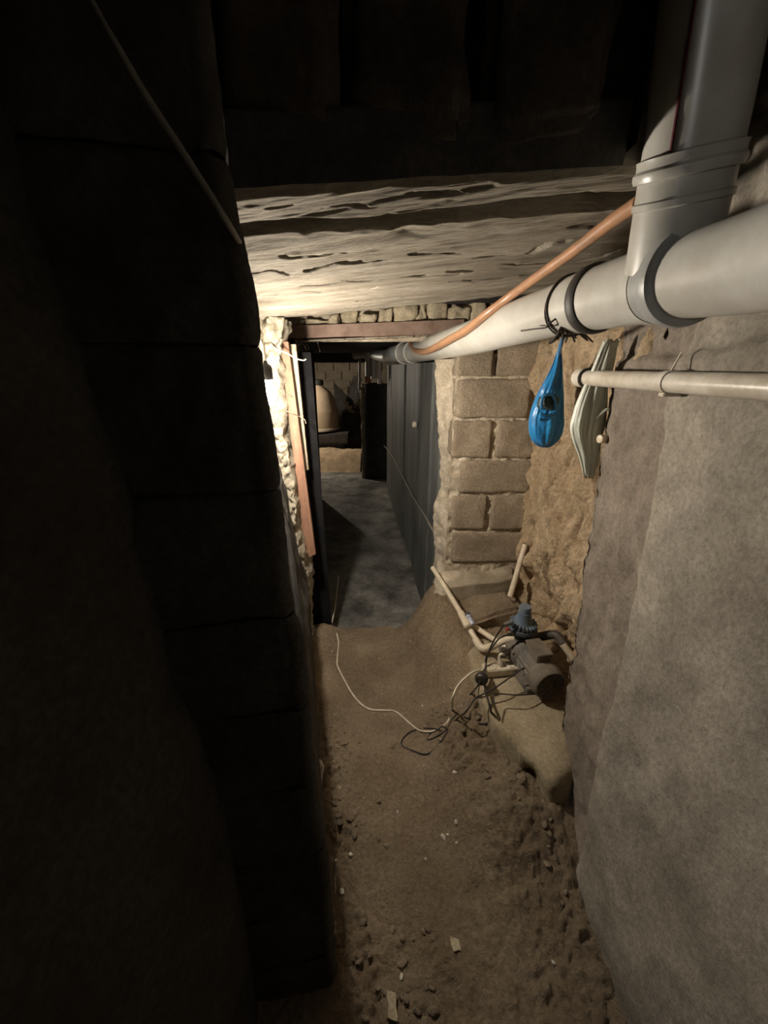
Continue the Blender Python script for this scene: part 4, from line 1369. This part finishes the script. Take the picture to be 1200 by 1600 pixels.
# leaning boards
for i, (p0, p1, ww, mt) in enumerate((((556, 588), (543, 628), .11, 'soot'), ((563, 590), (548, 638), .09, 'rubber'), ((567, 608), (551, 632), .05, 'soot'))):
    A_, B_ = at(p0[0], p0[1], 8.6 - i * .12), at(p1[0], p1[1] + 4, 8.5 - i * .06)
    ez_ = (A_ - B_).normalized(); ex_ = Vector((0, 1, 0)).cross(ez_).normalized(); ey_ = ez_.cross(ex_)
    tag(MB().box((A_ + B_) / 2, (ww, .03, (A_ - B_).length), (ex_, ey_, ez_), .003).build('board', M[mt]), ['leftmost and widest dark board leaning at the far wall', 'black board leaning second in the far room', 'narrow dark board leaning in front of the wider ones'][i], 'board')
rnd = random.Random(11)
for i, (px, py) in enumerate(((541, 628), (546, 634), (552, 633), (556, 627), (549, 641), (545, 637))):
    tag(MB().stone(at(px, py + 2, 8.45), (.11, .07, .06), .02, 2, i * 1.3, 9).build('rubble_stone', M['rubble']), 'pale broken stone lying below the leaning boards', 'stone', 'stones below the leaning boards')
tag(MB().stone(at(549, 640, 8.66) + Vector((0.1, .0, -.40)), (.56, .62, .78), 0.03, 4, 2, 4).build('rubble_heap', M['soot']), 'dark heap under the leaning boards', 'heap')
# orange brick on the partition
tag(MB().box(at(575, 591, 6.08), (.085, .12, .13), bev=.004).build('brick', M['orange_brick']), 'orange brick standing on top of the dark partition', 'brick')
# pipes hanging over the partition
fp = thing('far_pipe', at(580, 552, 5.2), 'pale pipe elbow with drop pipes under the passage ceiling', 'pipe')
MB().tube([at(554, 556, 5.35), at(562, 553, 5.3), at(585, 552, 5.2), at(600, 549, 5.15)], [.045, .05, .055, .055], 18, smooth=5).build('elbow', M['pale_pipe'], fp)
MB().lathe([(.05, -.03), (.066, -.03), (.066, .03), (.05, .03)], at(574, 553, 5.25), Vector((1, -.1, 0)), 24).build('collar', M['pale_pipe'], fp)
for px, yb_, r in ((562, 610, .016), (575, 588, .035), (584, 592, .04), (593, 600, .022)):
    MB().tube([at(px, 555, 5.32), at(px, yb_, 5.32)], r, 14).build('drop_pipe', M['pale_pipe'], fp)

# ---- clods and pebbles on the dirt ---------------------------------------------------------
protos = []
for i in range(6):
    m = MB().stone((0, 0, -H), (.9, 1.0, .62), 0.16, 2, i * 2.1, 1.6, rnd=1.3)
    me_o = m.build('clod', M['clod'], angle=180)
    protos.append(me_o.data)
    bpy.data.objects.remove(me_o)
pm = []
for d in protos[:3]:
    e = d.copy(); e.materials.clear(); e.materials.append(M['pebble']); pm.append(e)
rnd = random.Random(21)


def scatter(px, py, size, meshes, name, label, cat, group):
    p = floor_hit(px, py)
    o = bpy.data.objects.new(name, rnd.choice(meshes))
    C.objects.link(o)
    o.scale = (size, size * rnd.uniform(.7, 1.3), size * rnd.uniform(.6, .9))
    o.rotation_euler = (rnd.uniform(-.4, .4), rnd.uniform(-.4, .4), rnd.uniform(0, 6.28))
    o.location = (p.x, p.y, floor_z(p.x, p.y) + H + size * 0.02)
    tag(o, label, cat, group)


for k in range(60):
    py = rnd.uniform(1135, 1330)
    px = interp([(1130, 500), (1340, 524)], py) + abs(rnd.gauss(0, 1)) * 30 + 6
    scatter(px, py, rnd.uniform(.007, .022), protos, 'clod', 'small dark clod in the crumbled strip along the left wall foot', 'clod', 'clods along the left wall foot')
for k in range(36):
    px, py = rnd.uniform(545, 680), rnd.uniform(1440, 1600)
    scatter(px, py, rnd.uniform(.006, .022), protos, 'clod', 'dark clod on the rough dirt nearest the viewer', 'clod', 'clods in the near dirt')
for k in range(22):
    py = rnd.uniform(1090, 1420)
    px = interp([(1090, 735), (1200, 800), (1300, 870), (1420, 920)], py) + rnd.gauss(-20, 26)
    scatter(min(px, 900), py, rnd.uniform(.008, .026), protos, 'clod', 'brown clod on the bank between the path and the right wall', 'clod', 'clods on the right bank')
for k in range(20):
    px, py = rnd.gauss(700, 34), rnd.gauss(1130, 26)
    scatter(px, py, rnd.uniform(.008, .022), protos, 'clod', 'clod in the rubble below the power strip under the black cables', 'clod', 'clods below the power strip')
for px, py, s in ((519, 1017, .008), (593, 1029, .008), (597, 1084, .006), (641, 1001, .008), (660, 1103, .009), (662, 1198, .008), (711, 1207, .012), (531, 1231, .007), (621, 1269, .008), (693, 1309, .014), (699, 1306, .011), (713, 1318, .007), (665, 1343, .009), (548, 1336, .013), (627, 1527, .011), (521, 1514, .013), (534, 1395, .016), (865, 1506, .011), (713, 1285, .012)):
    scatter(px, py, s * 1.1, pm, 'pebble', 'small whitish pebble on the brown dirt path', 'pebble', 'white pebbles on the dirt')
tag(MB().stone(floor_hit(713, 1478) + Vector((0, 0, .006)), (.022, .03, .012), .006, 3, 3, 40).build('stone_chip', M['rubble']), 'tan angular stone chip on the near dirt path', 'stone')
tag(MB().stone(floor_hit(612, 1575) + Vector((0, 0, .006)), (.022, .045, .014), .005, 3, 5, 40).build('stone_chip', M['rubble']), 'longer tan stone chip at the bottom of the dirt path', 'stone')
tag(MB().stone(floor_hit(744, 912) + Vector((0, -0.02, 0.0)), (.05, .06, .06), .02, 4, 8, 20).build('mortar_chunk', M['mortar']), 'pale mortar chunk lying under the pillar footing corner', 'mortar')
tag(MB().stone((0.54, 1.84, -1.285), (.36, .26, .18), .035, 11, 9, 7, e=(Vector((1, 0.1, .28)).normalized(), Vector((-.1, 1, 0)).normalized(), Vector((-.28, 0, 1)).normalized()), rnd=1.0).build('boulder', M['dirt']), 'large earth covered stone on the bank below the footing', 'stone')
